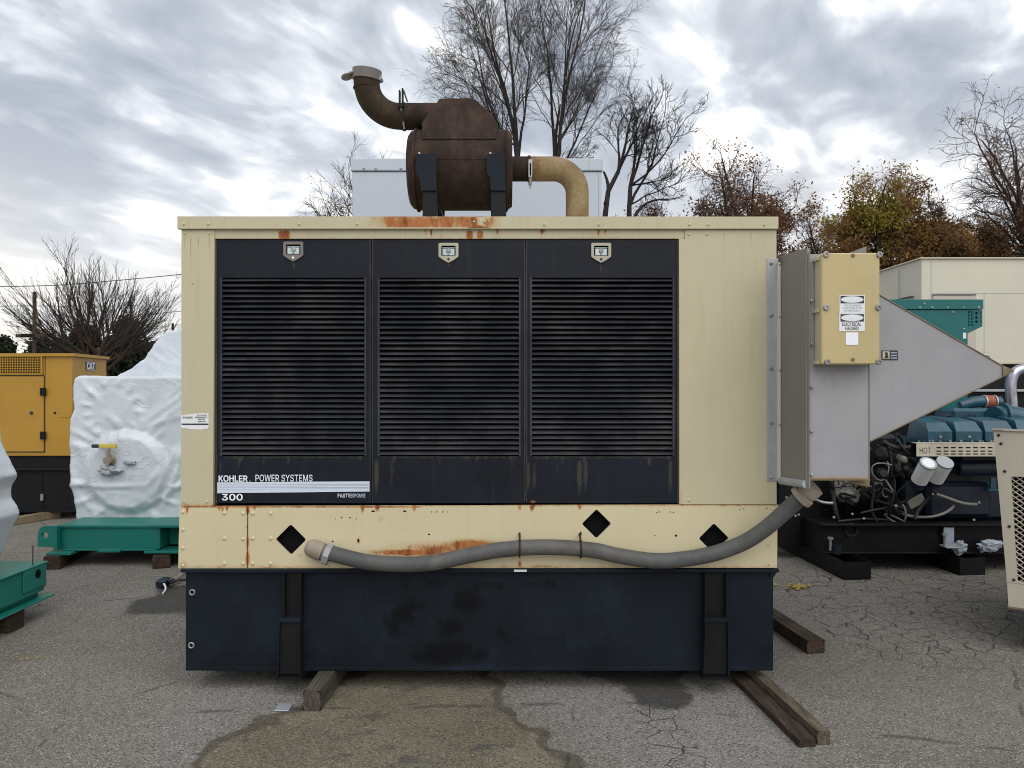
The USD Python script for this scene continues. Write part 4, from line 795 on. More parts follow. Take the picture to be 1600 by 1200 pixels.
# ================================================================ shrink wrapped machines on teal skids
def solid(outline, y0, y1): return m3.CrossSection([np.array(outline)], m3.FillRule.NonZero).extrude(y1 - y0).rotate((90, 0, 0)).translate((0, y1, 0))
def wrapped(body, seed, bulges=(), taub=10, amp=1.0, refine=.026, folds=()):
    """plastic film pulled tight over a body: soft edges, taut panels, sharp creases that run from corners and bulges"""
    mm = body.refine_to_length(refine).to_mesh()
    t = trimesh.Trimesh(mm.vert_properties[:, :3], mm.tri_verts); t.merge_vertices()
    trimesh.smoothing.filter_taubin(t, .5, .51, taub)
    n = t.vertex_normals.copy(); v = np.asarray(t.vertices).copy()
    w = np.stack([meshkit.fbm(v * 1.1 + k * 11, 2, seed + k) - .5 for k in range(3)], 1)
    rid = lambda q, s: 1 - np.abs(meshkit.fbm(q, 2, s) * 2 - 1)
    m1, m2 = np.clip(meshkit.fbm(v * 1.4, 2, seed + 31) * 2.6 - .9, 0, 1), np.clip(meshkit.fbm(v * 1.7, 2, seed + 41) * 2.6 - .9, 0, 1)
    d = .014 * (meshkit.fbm(v * 1.0, 2, seed) - .5)
    d += .010 * m1 * rid((v + w * .7) @ np.array([[1.2, 0, 3.4], [0, 2, 0], [-2.4, 0, 5.5]]), seed + 5) ** 16
    d += .010 * m2 * rid((v + w * .7) @ np.array([[4.0, 0, -1.2], [0, 2, 0], [5.0, 0, 1.8]]), seed + 9) ** 16
    d += .004 * rid((v + w * 1.2) @ np.array([[9, 0, 2.], [1, 6, 1], [1, 0, 3.]]), seed + 15) ** 14
    d += .0015 * np.clip(m1 + m2, 0, 1) * (meshkit.fbm(v * 16 + w * 8, 2, seed + 13) - .5)
    d = d * amp
    for cx, cz, r, h in bulges:
        q = np.hypot(v[:, 0] - cx, v[:, 2] - cz) / r; ang = np.arctan2(v[:, 2] - cz, v[:, 0] - cx)
        front = np.clip((-n[:, 1] - .4) / .3, 0, 1)
        d = d + front * h * np.clip((1.12 - q) / .2, 0, 1)
        d = d + front * np.clip(1 - np.abs(q - 1.35) / .4, 0, 1) * (.5 + .5 * np.sin(ang * 13 + 7 * meshkit.noise(v * 2.5))) ** 4 * .022
    for (ax, az, bx_, bz, wd, ht) in folds:
        e = np.array([bx_ - ax, bz - az]); L2 = (e ** 2).sum(); q = np.stack([v[:, 0] - ax, v[:, 2] - az], 1) + .03 * w[:, [0, 2]] * 4
        tt = np.clip((q @ e) / L2, 0, 1); dist = np.linalg.norm(q - tt[:, None] * e, axis=1)
        d = d + np.clip((-n[:, 1] - .3) / .4, 0, 1) * ht * np.exp(-(dist / wd) ** 2) * np.sin(PI * np.clip(tt * .9 + .05, 0, 1)) ** .6
    t.vertices = v + n * d[:, None]
    return t
YS = 7.62
xs_ = lambda px: X_(px, YS); zs = lambda py: Z_(py, YS)
SK = thing('wrapped_generator', 'white shrink wrapped machine on a teal skid behind the left cream corner', 'generator', (-3.9, 8.6, .11))
YSW = 8.0
xw = lambda px: X_(px, YSW); zw = lambda py: Z_(py, YSW)
ol = [(xw(114), zw(814)), (xw(111), zw(770)), (xw(105), zw(735)), (xw(103), zw(690)), (xw(105), zw(655)), (xw(111), zw(640)), (xw(109), zw(610)), (xw(111), zw(591)), (xw(118), zw(588)), (xw(200), zw(589)), (xw(300), zw(588)), (xw(430), zw(586)), (xw(432), zw(814))]
YH2 = YSW + .75; xh = lambda px: X_(px, YH2); zh = lambda py: Z_(py, YH2)
oh = [(xh(130), zh(640)), (xh(150), zh(598)), (xh(178), zh(589)), (xh(205), zh(575)), (xh(224), zh(562)), (xh(235), zh(548)), (xh(243), zh(535)), (xh(258), zh(520)), (xh(275), zh(515)), (xh(330), zh(510)), (xh(400), zh(520)), (xh(430), zh(590)), (xh(430), zh(640))]
body_ = solid(ol[::-1], YSW + .06, YSW + 3.2) + solid(oh[::-1], YH2, YH2 + 2.3)
wr = obj(SK, 'shrink_wrap', wrapped(body_, 3, bulges=[(xw(196), zw(738), .40, .075), (xw(172), zw(640), .2, .010)], taub=12, folds=[(xw(a), zw(b), xw(c), zw(d_), .022 + .012 * ((a * 3 + b) % 5) / 5, h_) for a, b, c, d_, h_ in (
    (112, 593, 150, 630, .012), (282, 600, 232, 650, .010), (284, 618, 222, 662, .022), (284, 632, 236, 664, .018), (284, 650, 215, 672, .016),
    (108, 668, 150, 690, .02), (106, 690, 140, 698, .018), (112, 755, 232, 757, .022), (232, 757, 250, 735, .022), (284, 690, 262, 780, .022), (280, 720, 250, 800, .024), (272, 700, 240, 790, .02), (284, 755, 225, 795, .022), (120, 770, 150, 808, .024), (140, 790, 190, 810, .02), (184, 775, 188, 812, .018), (210, 790, 215, 812, .018), (236, 780, 238, 812, .02), (108, 720, 122, 800, .022), (128, 690, 132, 760, .014), (165, 672, 150, 690, .016), (215, 690, 262, 650, .018))]), M['wrap'], smooth=True)
# raised top hump starts behind the flat front shelf
YV = YSW - .03
vl = obj(SK, 'drain_valve', [cyl((xw(176), YV - .06, zw(722)), (xw(176), YV - .06, zw(700)), .022, k=12), cyl((xw(176), YV + .12, zw(718)), (xw(176), YV - .09, zw(718)), .040, k=14), lathe([(-.01, .055), (.02, .045)], (xw(176), YV - .02, zw(718)), (0, -1, 0), 14)], M['brass'])
obj(vl, 'valve_handle', bx(xw(163), xw(190), YV - .085, YV - .055, zw(699), zw(692), .006), M['yellow'])
obj(vl, 'handle_grip', bx(xw(152), xw(162.8), YV - .088, YV - .052, zw(698.5), zw(693), .006), M['ink'])
fo = trimesh.creation.icosphere(3, .085); fv = np.asarray(fo.vertices) * [1.25, .5, .6]; fo.vertices = fv * (1 + 1.1 * (meshkit.fbm(fv * 30, 2, 4) - .5))[:, None] + [xw(176), YV - .02, zw(734)]
obj(vl, 'torn_foil', fo, M['galv'])
fo = trimesh.creation.icosphere(2, .05); fv = np.asarray(fo.vertices) * [1.4, .4, .5]; fo.vertices = fv * (1 + 1.0 * (meshkit.fbm(fv * 40, 2, 8) - .5))[:, None] + [xw(206), YV - .015, zw(722)]
obj(SK, 'torn_flap', fo, M['decal_grey'])
obj(SK, 'mast_stub', cyl((xw(270), YSW + 1.5, zw(522)), (xw(270), YSW + 1.5, zw(500)), .02, k=8), M['black'])
# skid
yb0 = YS
sk = obj(SK, 'skid_deck', bx(xs_(92), xs_(430), yb0 - .02, YS + 3.4, zs(824), zs(820), .003), M['teal'])
obj(SK, 'skid_front_beam', [bx(xs_(96), xs_(247), yb0, yb0 + .03, zs(858), zs(824.2), .004)], M['teal'])
obj(SK, 'skid_side_beam', [bx(xs_(93), xs_(95.8), yb0 - .06, YS + 3.35, zs(858), zs(824.2), .003)], M['teal'])
obj(SK, 'skid_recess', [bx(xs_(247.2), xs_(420), yb0 + .22, yb0 + .25, zs(858), zs(824.2), .004), bx(xs_(247.2), xs_(250), yb0 + .001, yb0 + .22, zs(858), zs(824.2), .003)], M['teal'])
lug = Polygon([(xs_(66), zs(852)), (xs_(66), zs(832)), (xs_(69), zs(824)), (xs_(75), zs(820)), (xs_(96), zs(820)), (xs_(96), zs(858)), (xs_(92), zs(858)), (xs_(89), zs(852))]).difference(Point(xs_(77.5), zs(834)).buffer(.032))
obj(SK, 'lifting_lug', ex(lug, yb0 - .075, yb0 - .045), M['teal'])
obj(SK, 'skid_foot', bx(xs_(82), xs_(120), yb0 - .11, yb0 + .15, zs(864), zs(860), .003), M['teal'])
obj(SK, 'skid_foot', bx(xs_(157), xs_(191), yb0 - .05, yb0 + .15, zs(861.5), zs(857), .003), M['teal'])
obj(SK, 'skid_foot', bx(xs_(229), xs_(290), yb0 - .06, yb0 + .2, zs(863), zs(859.5), .003), M['teal'])
obj(SK, 'lower_flange', bx(xs_(100), xs_(246), yb0 - .03, yb0 + .1, zs(859.5), zs(857.6), .002), M['teal'])
beam('timber', 'black timber block under the left lug of the teal skid', 'timber', (X_(86, 7.5), 7.45), (X_(150, 8.6), 8.6), .15, .125, M['wood_dark'], seed=7)
beam('timber', 'dark timber block under the right part of the teal skid', 'timber', (X_(252, 7.5), 7.5), (X_(262, 8.6), 8.6), .16, .115, M['wood_dark'], seed=8)

SN = thing('wrapped_generator', 'white shrink wrapped machine on a teal skid cut by the left picture edge', 'generator', (-4.4, 4.6, .12))
YN = 6.04; xr = -3.66
zt_n = .41
obj(SN, 'skid_deck', bx(xr - 1.6, xr + .015, 2.6, YN, zt_n - .012, zt_n, .003), M['teal'])
obj(SN, 'skid_side_beam', ex(rect(xr - .03, xr, .19, zt_n - .0125), 2.6, YN - .03), M['teal'])
obj(SN, 'skid_end_plate', bx(xr - 1.6, xr + .001, YN - .029, YN - .004, .22, zt_n - .0125, .002), M['teal'])
obj(SN, 'skid_end_tab', [bx(xr + .0015, xr + .012, YN - .30, YN - .02, .23, zt_n - .013, .003)], M['teal'])
obj(SN, 'lower_flange', bx(xr - .2, xr + .055, 2.6, YN + .02, .135, .149, .003), M['teal'])
obj(SN, 'lifting_hole', lathe([(0, .035), (.003, .033)], (xr + .0125, YN - .13, .34), (1, 0, 0), 18), M['void'])
obj(SN, 'skid_web', bx(xr - .15, xr - .03, 2.6, YN - .06, .15, .19, .003), M['teal'])
obj(SN, 'antenna_wire', pt_tube([(X_(51, 5.9), 5.9, zt_n), (X_(51.5, 5.9), 5.9, Z_(852, 5.9))], .004, 6), M['ink'])
xn = lambda px: X_(px, 5.82); zn = lambda py: Z_(py, 5.82)
ol = [(xn(-230), zn(868)), (xn(0), zn(872)), (xn(9), zn(861)), (xn(17), zn(840)), (xn(27), zn(818)), (xn(35), zn(800)), (xn(31), zn(788)), (xn(22), zn(776)), (xn(22), zn(760)), (xn(32), zn(740)), (xn(23), zn(724)), (xn(7), zn(692)), (xn(1), zn(650)), (xn(1), zn(600)), (xn(-3), zn(584)), (xn(-12), zn(575)), (xn(-230), zn(560))]
obj(SN, 'shrink_wrap', wrapped(solid(ol, 3.2, 5.80), 23, taub=22, amp=.5), M['wrap'], smooth=True)
beam('timber', 'black timber block under the teal skid at the left picture edge', 'timber', (-3.62, 5.62), (-5.0, 5.62), .16, .13, M['wood_dark'], seed=9)

# ================================================================ open generator with the blue engine
BG = thing('open_generator', 'open diesel generator with blue engine on a black skid right of the grey duct', 'generator', (4.6, 8.2, 0))
YE = 7.38
xe = lambda px, Y=YE: X_(px, Y); ze = lambda py, Y=YE: Z_(py, Y)
rb = np.random.default_rng(11)
for (x0f, y0f, x1f, y1f, nm) in ((3.17, 7.05, 3.02, 9.3, 0), (4.33, 7.22, 4.10, 9.3, 1)):
    d = np.array([x1f - x0f, y1f - y0f]); ang = math.degrees(math.atan2(-d[0], d[1])); Ln = np.linalg.norm(d)
    ch = [trimesh.creation.box(bounds=[[-.13, 0, .003], [.13, Ln, .015]]), bx(-.13, -.118, 0, Ln, .015, .17, .002), bx(.118, .13, 0, Ln, .015, .17, .002), trimesh.creation.box(bounds=[[-.118, .0, .015], [.118, .012, .165]])]
    obj(BG, 'cross_foot', [xf(rotz(c_, ang), trimesh.transformations.translation_matrix([x0f, y0f, 0])) for c_ in ch], M['black'])
zb0, zb1 = .172, ze(819)
obj(BG, 'skid_beam', [bx(xe(1284), 7.2, YE + .04, YE + .055, zb0 + .014, zb1 - .014, .001)], M['black'], label='front black I-beam of the skid')
obj(BG, 'beam_flange', bx(xe(1282), 7.2, YE - .03, YE + .13, zb1 - .0138, zb1, .003), M['black'])
obj(BG, 'beam_flange', bx(xe(1284), 7.2, YE - .02, YE + .12, zb0, zb0 + .0138, .003), M['black'])
obj(BG, 'skid_end', bx(xe(1283.5), xe(1287), YE + .056, YE + 1.6, zb0 + .014, zb1 - .014, .002), M['black'])
obj(BG, 'rear_beam', bx(xe(1284), 7.2, YE + 1.5, YE + 1.6, zb0, zb1, .003), M['black'])
obj(BG, 'skid_deck', bx(xe(1287.5), 7.2, YE + .132, YE + 1.49, zb1 - .05, zb1 - .03, .003), M['stain_black'])
ring(xe(1332), ze(829), YE + .03, .06, .009, M['rust_dark'], BG, 'shackle')
def bolt(px, pa, pb, r=.012): obj(BG, 'anchor_bolt', [cyl((xe(px), YE - .08, ze(pa)), (xe(px), YE - .08, ze(pb)), r, k=10), lathe([(0, .026), (.02, .026)], (xe(px), YE - .08, ze(pb) ), (0, 0, 1), 6)], M['bolt'])
bolt(1292, 857, 840); bolt(1469, 850, 834)
obj(BG, 'spring_mount', [cyl((xe(1301), YE - .1, .19), (xe(1301), YE - .1, .27), .04, k=12)], M['blue_dark'])
obj(BG, 'grey_bracket', bx(xe(1474), xe(1490), YE - .01, YE + .01, ze(852), ze(824), .002), M['decal_grey'])
obj(BG, 'bracket_shelf', bx(xe(1466), xe(1492), YE - .14, YE - .012, ze(852), ze(850), .002), M['galv'])
def crumple(px, py, Y, r, sc, seed, mat, parent, name):
    fo = trimesh.creation.icosphere(3, r); fv = np.asarray(fo.vertices) * sc
    fo.vertices = fv * (1 + 1.3 * (meshkit.fbm(fv / r * 2.6 + seed, 3, seed) - .5))[:, None] + at(px, py, Y)
    obj(parent, name, fo, mat, smooth=False)
crumple(1500, 856, YE - .05, .06, (1.1, .5, 1.1), 3, M['decal_grey'], BG, 'plastic_bag')
crumple(1546, 853, YE - .05, .08, (1.5, .5, .7), 5, M['decal_grey'], BG, 'plastic_bag')
# generator end, flywheel housing and block
YK = 7.75
xk = lambda px, Y=YK: X_(px, Y); zk = lambda py, Y=YK: Z_(py, Y)
obj(BG, 'engine_block', [bx(xk(1412), 7.0, YK + .02, YK + .9, zk(812), zk(700), .03), bx(xk(1425), 7.0, YK - .08, YK + .9, zk(730), zk(690), .02), bx(xk(1440), xk(1540), YK - .12, YK + .1, zk(806), zk(752), .04)], M['blue_dark'])
obj(BG, 'front_cover', [bx(xk(1330), xk(1412), YK + .1, YK + .9, zk(815), zk(680), .04), lathe([(0, .18), (.04, .2), (.1, .2), (.12, .16)], at(1345, 760, YK + .1), (0, -1, 0), 28), lathe([(0, .11), (.05, .12), (.12, .12), (.13, .08)], at(1395, 725, YK + .05), (0, -1, 0), 24), lathe([(0, .09), (.08, .1), (.14, .1)], at(1385, 790, YK), (0, -1, 0), 20)], M['stain_black'])
obj(BG, 'radiator_core', bx(xk(1222), xk(1330), YK + .3, YK + .55, zk(818), zk(560), .02), M['black'])
obj(BG, 'radiator_frame', [bx(xk(1216), xk(1222), YK + .2, YK + .6, zk(822), zk(550), .004), bx(xk(1325), xk(1332), YK + .2, YK + .6, zk(822), zk(550), .004)], M['stain_black'])
obj(BG, 'fan_guard', [pt_tube([(xk(1290) + r_ * math.cos(a_), YK + .16, zk(752) + r_ * math.sin(a_)) for a_ in np.linspace(0, 2 * PI, 31)], .006, 5, False) for r_ in (.14, .2, .26, .32)], M['black'])
al = obj(BG, 'alternator', [lathe([(0, .05), (.01, .11), (.06, .12), (.14, .12), (.19, .10), (.2, .05)], at(1330, 772, YK - .02), (.8, -.6, 0), 24)], M['black'])
crumple(1326, 762, YK - .12, .15, (1, .5, 1.05), 11, M['duct_side'], BG, 'wrapped_hose_bundle')
# valve covers
for k, (a, b, ya) in enumerate(((1439, 1476, 660), (1482, 1522, 658.5), (1527, 1571, 657.5), (1577, 1620, 656.5))):
    X0c, X1c = xk(a, 7.55), xk(b, 7.55); zt1, zb1_ = zk(ya, 7.55), zk(692, 7.55); w = X1c - X0c
    prof = [(7.42, zb1_), (7.42, zb1_ + .12), (7.50, zt1), (7.78, zt1 + .03), (7.85, zb1_)]
    pts = []
    for s_, ins in ((X0c, 0), (X1c, 0)):
        for (yy, zz) in prof: pts.append((s_ + (0.02 if s_ == X0c else -.02) * (zz > zb1_ + .13), yy, zz))
    vc = obj(BG, 'valve_cover', trimesh.convex.convex_hull(np.array(pts)), M['blue'], smooth=15)
    obj(vc, 'cover_flange', bx(X0c - .012, X1c + .012, 7.40, 7.85, zb1_ - .02, zb1_ - .001, .004), M['blue_dark'])
    obj(vc, 'cover_bolt', [cyl((X0c + w * .5, 7.41, zb1_ + .07), (X0c + w * .5, 7.43, zb1_ + .07), .014, k=8)], M['bolt'])
    obj(vc, 'cover_bolt', [cyl((X0c + w * .14, 7.395, zb1_ + .03), (X0c + w * .14, 7.43, zb1_ + .03), .012, k=8)], M['bolt'])
    obj(vc, 'cover_bolt', [cyl((X0c + w * .86, 7.395, zb1_ + .03), (X0c + w * .86, 7.43, zb1_ + .03), .012, k=8)], M['bolt'])
YM2 = 7.95
ma = obj(BG, 'intake_manifold', [bx(X_(1488, YM2), X_(1566, YM2), YM2, YM2 + .35, Z_(661, YM2), Z_(638, YM2), .03), bx(X_(1470, YM2), X_(1580, YM2), YM2 + .05, YM2 + .4, Z_(668, YM2), Z_(652, YM2), .02)], M['blue'])
for px in (1478, 1517, 1557): obj(ma, 'intake_port', lathe([(0, .055), (.03, .058), (.05, .05)], at(px, 655, YM2), (0, -1, -.2), 18), M['blue_dark'])
obj(BG, 'intake_elbow', pt_tube(spline([at(1553, 651, 7.85), at(1575, 650, 7.85), at(1595, 653, 7.8), at(1620, 672, 7.75), at(1635, 700, 7.7)], 24), .105, 22), M['blue'], smooth=45)
obj(BG, 'elbow_flange', [lathe([(0, .10), (.004, .135), (.03, .135), (.034, .1)], at(1566, 650.5, 7.85), (1, 0, 0), 20)], M['blue'])
YP = 8.05
cpp = obj(BG, 'charge_air_pipe', pt_tube([at(1500, 634, YP), at(1520, 628.5, YP), at(1535, 627.5, YP), at(1563, 628, YP)], [.045, .06, .06, .055], 20), M['blue'], smooth=45)
obj(cpp, 'orange_hose', lathe([(0, .060), (.004, .068), (.088, .068), (.092, .06)], at(1537.5, 627.7, YP), (1, 0, 0), 22), M['orange'])
for q in (1536, 1552): obj(cpp, 'hose_clamp', lathe([(0, .06), (.001, .072), (.014, .072), (.015, .06)], at(q, 627.7, YP), (1, 0, 0), 22), M['bolt'])
obj(BG, 'exhaust_pipe', pt_tube(spline([at(1579, 655, 8.3), at(1580, 620, 8.3), at(1580, 596, 8.3), at(1585, 583, 8.3), at(1600, 576, 8.3), at(1640, 574, 8.3)], 30), .055, 18), M['steel_pipe'], smooth=45)
YG = 7.25
gd = rect(X_(1432, YG), X_(1640, YG), Z_(713, YG), Z_(693.5, YG))
for row, (pa, pb) in enumerate(((698.5, 700.5), (704, 706), (708.5, 710.5))):
    for k in range(14):
        px0 = 1463 + k * 11.5
        gd = gd.difference(rect(X_(px0, YG), X_(px0 + 7.5, YG), Z_(pb, YG), Z_(pa, YG)))
gg = obj(BG, 'heat_guard', ex(gd, YG, YG + .006), M['beige'])
obj(gg, 'guard_fold', bx(X_(1432, YG), X_(1640, YG), YG, YG + .09, Z_(693.3, YG), Z_(692, YG), .001), M['beige'])
obj(gg, 'lettering', text('HOT', X_(1437, YG), Z_(708.5, YG), YG, .055, width=.105, depth=.001), M['ink'])
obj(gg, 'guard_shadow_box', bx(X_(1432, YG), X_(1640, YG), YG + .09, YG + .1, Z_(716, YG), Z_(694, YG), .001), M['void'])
for (ax_, ay_), (bx2, by2) in (((1436, 751), (1451, 723)), ((1461, 749), (1477, 722))):
    p0, p1 = at(ax_, ay_, 7.22), at(bx2, by2, 7.06)
    dd = p1 - p0; Lf = np.linalg.norm(dd)
    ff_ = obj(BG, 'oil_filter', lathe([(0, .066), (.008, .074), (.03, .074), (Lf - .022, .074), (Lf - .008, .068), (Lf, .05), (Lf + .002, .01)], p0, dd, 28), M['filter'], smooth=40)
    obj(ff_, 'printed_band', lathe([(0, .0745), (.022, .0745)], p0 + dd * .22, dd, 28), M['ink_faint'])
    obj(ff_, 'filter_head', lathe([(-.07, .05), (-.06, .07), (-.008, .07), (-.003, .055)], p0, dd, 20), M['blue_dark'])
obj(BG, 'starter_motor', [cyl(at(1495, 732, 7.6), at(1600, 730, 7.6), .075, k=20, b=.01), cyl(at(1500, 716, 7.6), at(1560, 715, 7.6), .04, k=14, b=.006)], M['blue_dark'])
obj(BG, 'fuel_bracket', [bx(X_(1543, 7.6), X_(1552, 7.6), 7.55, 7.57, Z_(762, 7.6), Z_(745, 7.6), .002), bx(X_(1535, 7.6), X_(1562, 7.6), 7.5, 7.57, Z_(765, 7.6), Z_(762, 7.6), .002)], M['blue'])
obj(BG, 'oil_pan_plate', bx(0, .17, -.01, .01, 0, .09, .004).apply_transform(trimesh.transformations.rotation_matrix(-.5, [0, 1, 0])).apply_translation(at(1423, 796, 7.55)), M['duct_side'])
hoses = [([(1345, 768), (1365, 780), (1385, 787), (1410, 793)], .012), ([(1400, 790), (1420, 806), (1450, 808), (1475, 802), (1490, 790)], .014), ([(1462, 772), (1480, 778), (1500, 785), (1526, 788)], .016), ([(1345, 802), (1365, 797), (1390, 792), (1420, 780)], .012),
         ([(1299, 750), (1302, 775), (1306, 800), (1312, 816)], .022), ([(1272, 778), (1280, 783), (1294, 786), (1302, 786)], .014), ([(1390, 700), (1393, 730), (1392, 760), (1386, 800)], .018), ([(1372, 695), (1378, 720), (1396, 745), (1396, 775), (1390, 805)], .012), ([(1405, 690), (1415, 705), (1430, 720), (1438, 735)], .013),
         ([(1360, 700), (1358, 730), (1365, 760), (1362, 790), (1370, 814)], .015), ([(1430, 812), (1440, 790), (1455, 775), (1462, 768)], .02), ([(1310, 815), (1350, 811), (1390, 813)], .012), ([(1402, 678), (1412, 700), (1405, 722), (1412, 745)], .02), ([(1380, 690), (1404, 700), (1425, 698)], .024)]
for k, (hp_, r_) in enumerate(hoses):
    yy = 7.45 + .1 * rb.random(len(hp_))
    obj(BG, 'hose', pt_tube(spline([at(a, b, c) for (a, b), c in zip(hp_, yy)], 24), r_, 8), M['galv'] if k == 5 else (M['duct_side'] if k in (1, 2) else M['rubber']), smooth=50)
for px, py, r_, mt in ((1398, 727, .05, 'black'), (1404, 715, .035, 'duct_side'), (1418, 716, .03, 'black'), (1374, 742, .06, 'stain_black'), (1378, 712, .07, 'black'), (1410, 735, .04, 'stain_black'), (1420, 745, .05, 'black')):
    obj(BG, 'fitting', [lathe([(0, r_), (.03, r_ * 1.1), (.08, r_), (.1, r_ * .6)], at(px, py, 7.5), (rb.normal(), -1.2, rb.normal()), 14)], M[mt])
for k in range(22):
    px = 1436 + k * 8.3
    obj(BG, 'bolt_head', [cyl(at(px, 689.5 - .3 * (k % 3), 7.40), at(px, 689.5, 7.44), .009, k=8)], M['blue'] if k % 2 else M['bolt'])
for k in range(16):
    a0, b0 = rb.uniform(1300, 1440), rb.uniform(690, 800); pts_ = [at(a0, b0, 7.5)]
    for j_ in range(4): pts_.append(pts_[-1] + np.array([rb.normal() * .09 + .03, rb.normal() * .03, rb.normal() * .10 - .02]))
    obj(BG, 'hose', pt_tube(spline(pts_, 18), .006 + .008 * rb.random(), 7), (M['rubber'], M['stain_black'], M['duct_side'], M['black'])[k % 4], smooth=50)
for k, (a0, b0) in enumerate(((1456, 672), (1499, 671), (1546, 670))):
    obj(BG, 'injector_line', pt_tube(spline([at(a0 + 20, b0 - 8, 7.6), at(a0 + 22, b0 - 16, 7.75), at(a0 + 16, b0 - 20, 7.95)], 12), .014, 8), M['blue_dark'], smooth=50)
for px, py in ((1229, 777), (1215, 790), (1243, 806), (1248, 804), (1303, 808), (1332, 803), (1350, 810), (1458, 772), (1530, 785), (1522, 812)):
    obj(BG, 'bolt_head', [cyl(at(px, py, 7.42), at(px, py, 7.46), .012, k=8)], M['bolt'])
obj(BG, 'control_stand', [bx(X_(1216, 7.9), X_(1283, 7.9), 7.9, 8.3, .12, Z_(740, 7.9), .01)], M['stain_black'])

# ================================================================ teal control cabinet behind the duct hood
YT = 8.9
xt = lambda px: X_(px, YT); zt_ = lambda py: Z_(py, YT)
TC = thing('control_cabinet', 'teal sheet metal control cabinet with side vents above the duct hood', 'cabinet', (xt(1450), YT + .4, 0))
tp = Polygon([(xt(1385), zt_(484.3)), (xt(1535), zt_(484.3)), (xt(1535), zt_(510)), (xt(1512), zt_(521)), (xt(1512), zt_(640)), (xt(1385), zt_(640))])
vents = []
for k in range(4):
    for r_ in range(5): vents.append(rect(xt(1512.5 + k * 2.4), xt(1513.7 + k * 2.4), zt_(489.8 + r_ * 5), zt_(486.0 + r_ * 5)))
for k in range(2):
    for r_ in range(3): vents.append(rect(xt(1524 + k * 5.5), xt(1527.5 + k * 5.5), zt_(491.5 + r_ * 6.5), zt_(487.5 + r_ * 6.5)))
obj(TC, 'cabinet_body', ex(tp.difference(unary_union(vents)), YT, YT + .02), M['teal2'])
obj(TC, "cabinet_shell", ex(tp.buffer(-.012, join_style=2), YT + .03, YT + .8), M["blue_dark"])
td = obj(TC, 'top_band', bx(xt(1384.5), xt(1535.3), YT - .018, YT + .8, zt_(483.6), zt_(468), .005), M['teal2'])
for px, py in ((1443, 475), (1436, 481), (1455, 481), (1479, 481), (1504, 481), (1528, 481)): obj(td, 'bolt', lathe([(0, .013), (.006, .012), (.01, .005)], (xt(px), YT - .018, zt_(py)), (0, -1, 0), 10), M['bolt'])
obj(TC, 'bolt', lathe([(0, .013), (.006, .012), (.01, .005)], (xt(1506), YT, zt_(514)), (0, -1, 0), 10), M['bolt'])
obj(TC, 'bolt', lathe([(0, .013), (.006, .012), (.01, .005)], (xt(1489), YT, zt_(488)), (0, -1, 0), 10), M['bolt'])
obj(TC, 'rating_plate', bx(xt(1504.5), xt(1509.5), YT - .002, YT + .001, zt_(529), zt_(520), .0003), M['sticker'])
obj(TC, 'pedestal', bx(xt(1390), xt(1508), YT + .05, YT + .75, .001, zt_(641), .01), M['black'])

# ================================================================ pale cream enclosure at the back right
YQ = 10.4
xq = lambda px: X_(px, YQ); zq = lambda py: Z_(py, YQ)
CB = thing('cream_enclosure', 'long pale cream machine enclosure on a black base under the leafy trees', 'enclosure', (9, YQ + 1.2, 0))
XA = xq(1440); XE = 13.5; DQ = 2.6
bodyp = Polygon([(XA, YQ), (XE, YQ), (XE, YQ + DQ), (XA + .05, YQ + DQ)])
zq0, zq1 = zq(566), zq(404.5)
obj(CB, 'housing', exz(bodyp, zq0, zq1), M['cream_pale'])
obj(CB, 'roof_edge', exz(bodyp.buffer(.03, join_style=2), zq1 + .001, zq(402.5)), M['cream_pale'])
yo = YQ - .002
for (a, b, c, d) in ((1454.5, 1455.3, 566, 407), (1523.6, 1524.3, 566, 458), (1537.4, 1538, 566, 458)):
    obj(CB, 'panel_seam', bx(xq(a), xq(b), yo - .001, yo + .003, zq(c), zq(d), .0003), M['ink_faint'])
obj(CB, 'panel_seam', bx(xq(1456), xq(1760), yo - .001, yo + .003, zq(458.9), zq(458.2), .0003), M['ink_faint'])
obj(CB, 'lintel', bx(xq(1456), xq(1523.5), yo - .03, yo - .0015, zq(461.2), zq(460.2), .002), M['ink'])
dq = obj(CB, 'door', bx(xq(1457), xq(1522.8), yo - .018, yo - .0015, zq(563), zq(462), .004), M['cream_old'])
obj(dq, 'door_gap', bx(xq(1523), xq(1523.4), yo - .012, yo - .0015, zq(563), zq(462), .0003), M['ink_faint'])
obj(CB, 'lower_edge', bx(XA, XE, YQ - .02, YQ + .05, zq(569), zq(566.2), .003), M['cream_old'])
obj(CB, 'side_seam', bx(XA - .008, XA - .002, YQ + .6, YQ + .612, zq0, zq1 - .05, .0005), M['ink_faint'])
obj(CB, 'side_bracket', bx(XA - .05, XA - .003, YQ + .2, YQ + .62, zq(461.5), zq(460), .002), M['ink'])
obj(CB, 'roof_post', bx(xq(1495), xq(1498), YQ + .3, YQ + .34, zq(402.4), zq(397.5), .003), M['cream_pale'])
obj(CB, 'roof_post', bx(xq(1551), xq(1554), YQ + .3, YQ + .34, zq(402.4), zq(397), .003), M['cream_pale'])
obj(CB, 'roof_vent', ex(Polygon([(xq(1503), zq(402.4)), (xq(1540), zq(402.4)), (xq(1531), zq(392.5))]), YQ + .5, YQ + 1.1), M['cream_pale'])
bs = obj(CB, 'base_tank', exz(bodyp.buffer(-.04, join_style=2), .10, zq0 - .003), M['black'])
obj(bs, 'base_rail', bx(XA, XE, YQ - .03, YQ + .039, zq(612), zq(608), .003), M['galv'])
obj(bs, 'base_foot', exz(bodyp.buffer(.02, join_style=2), .001, .098), M['black'])

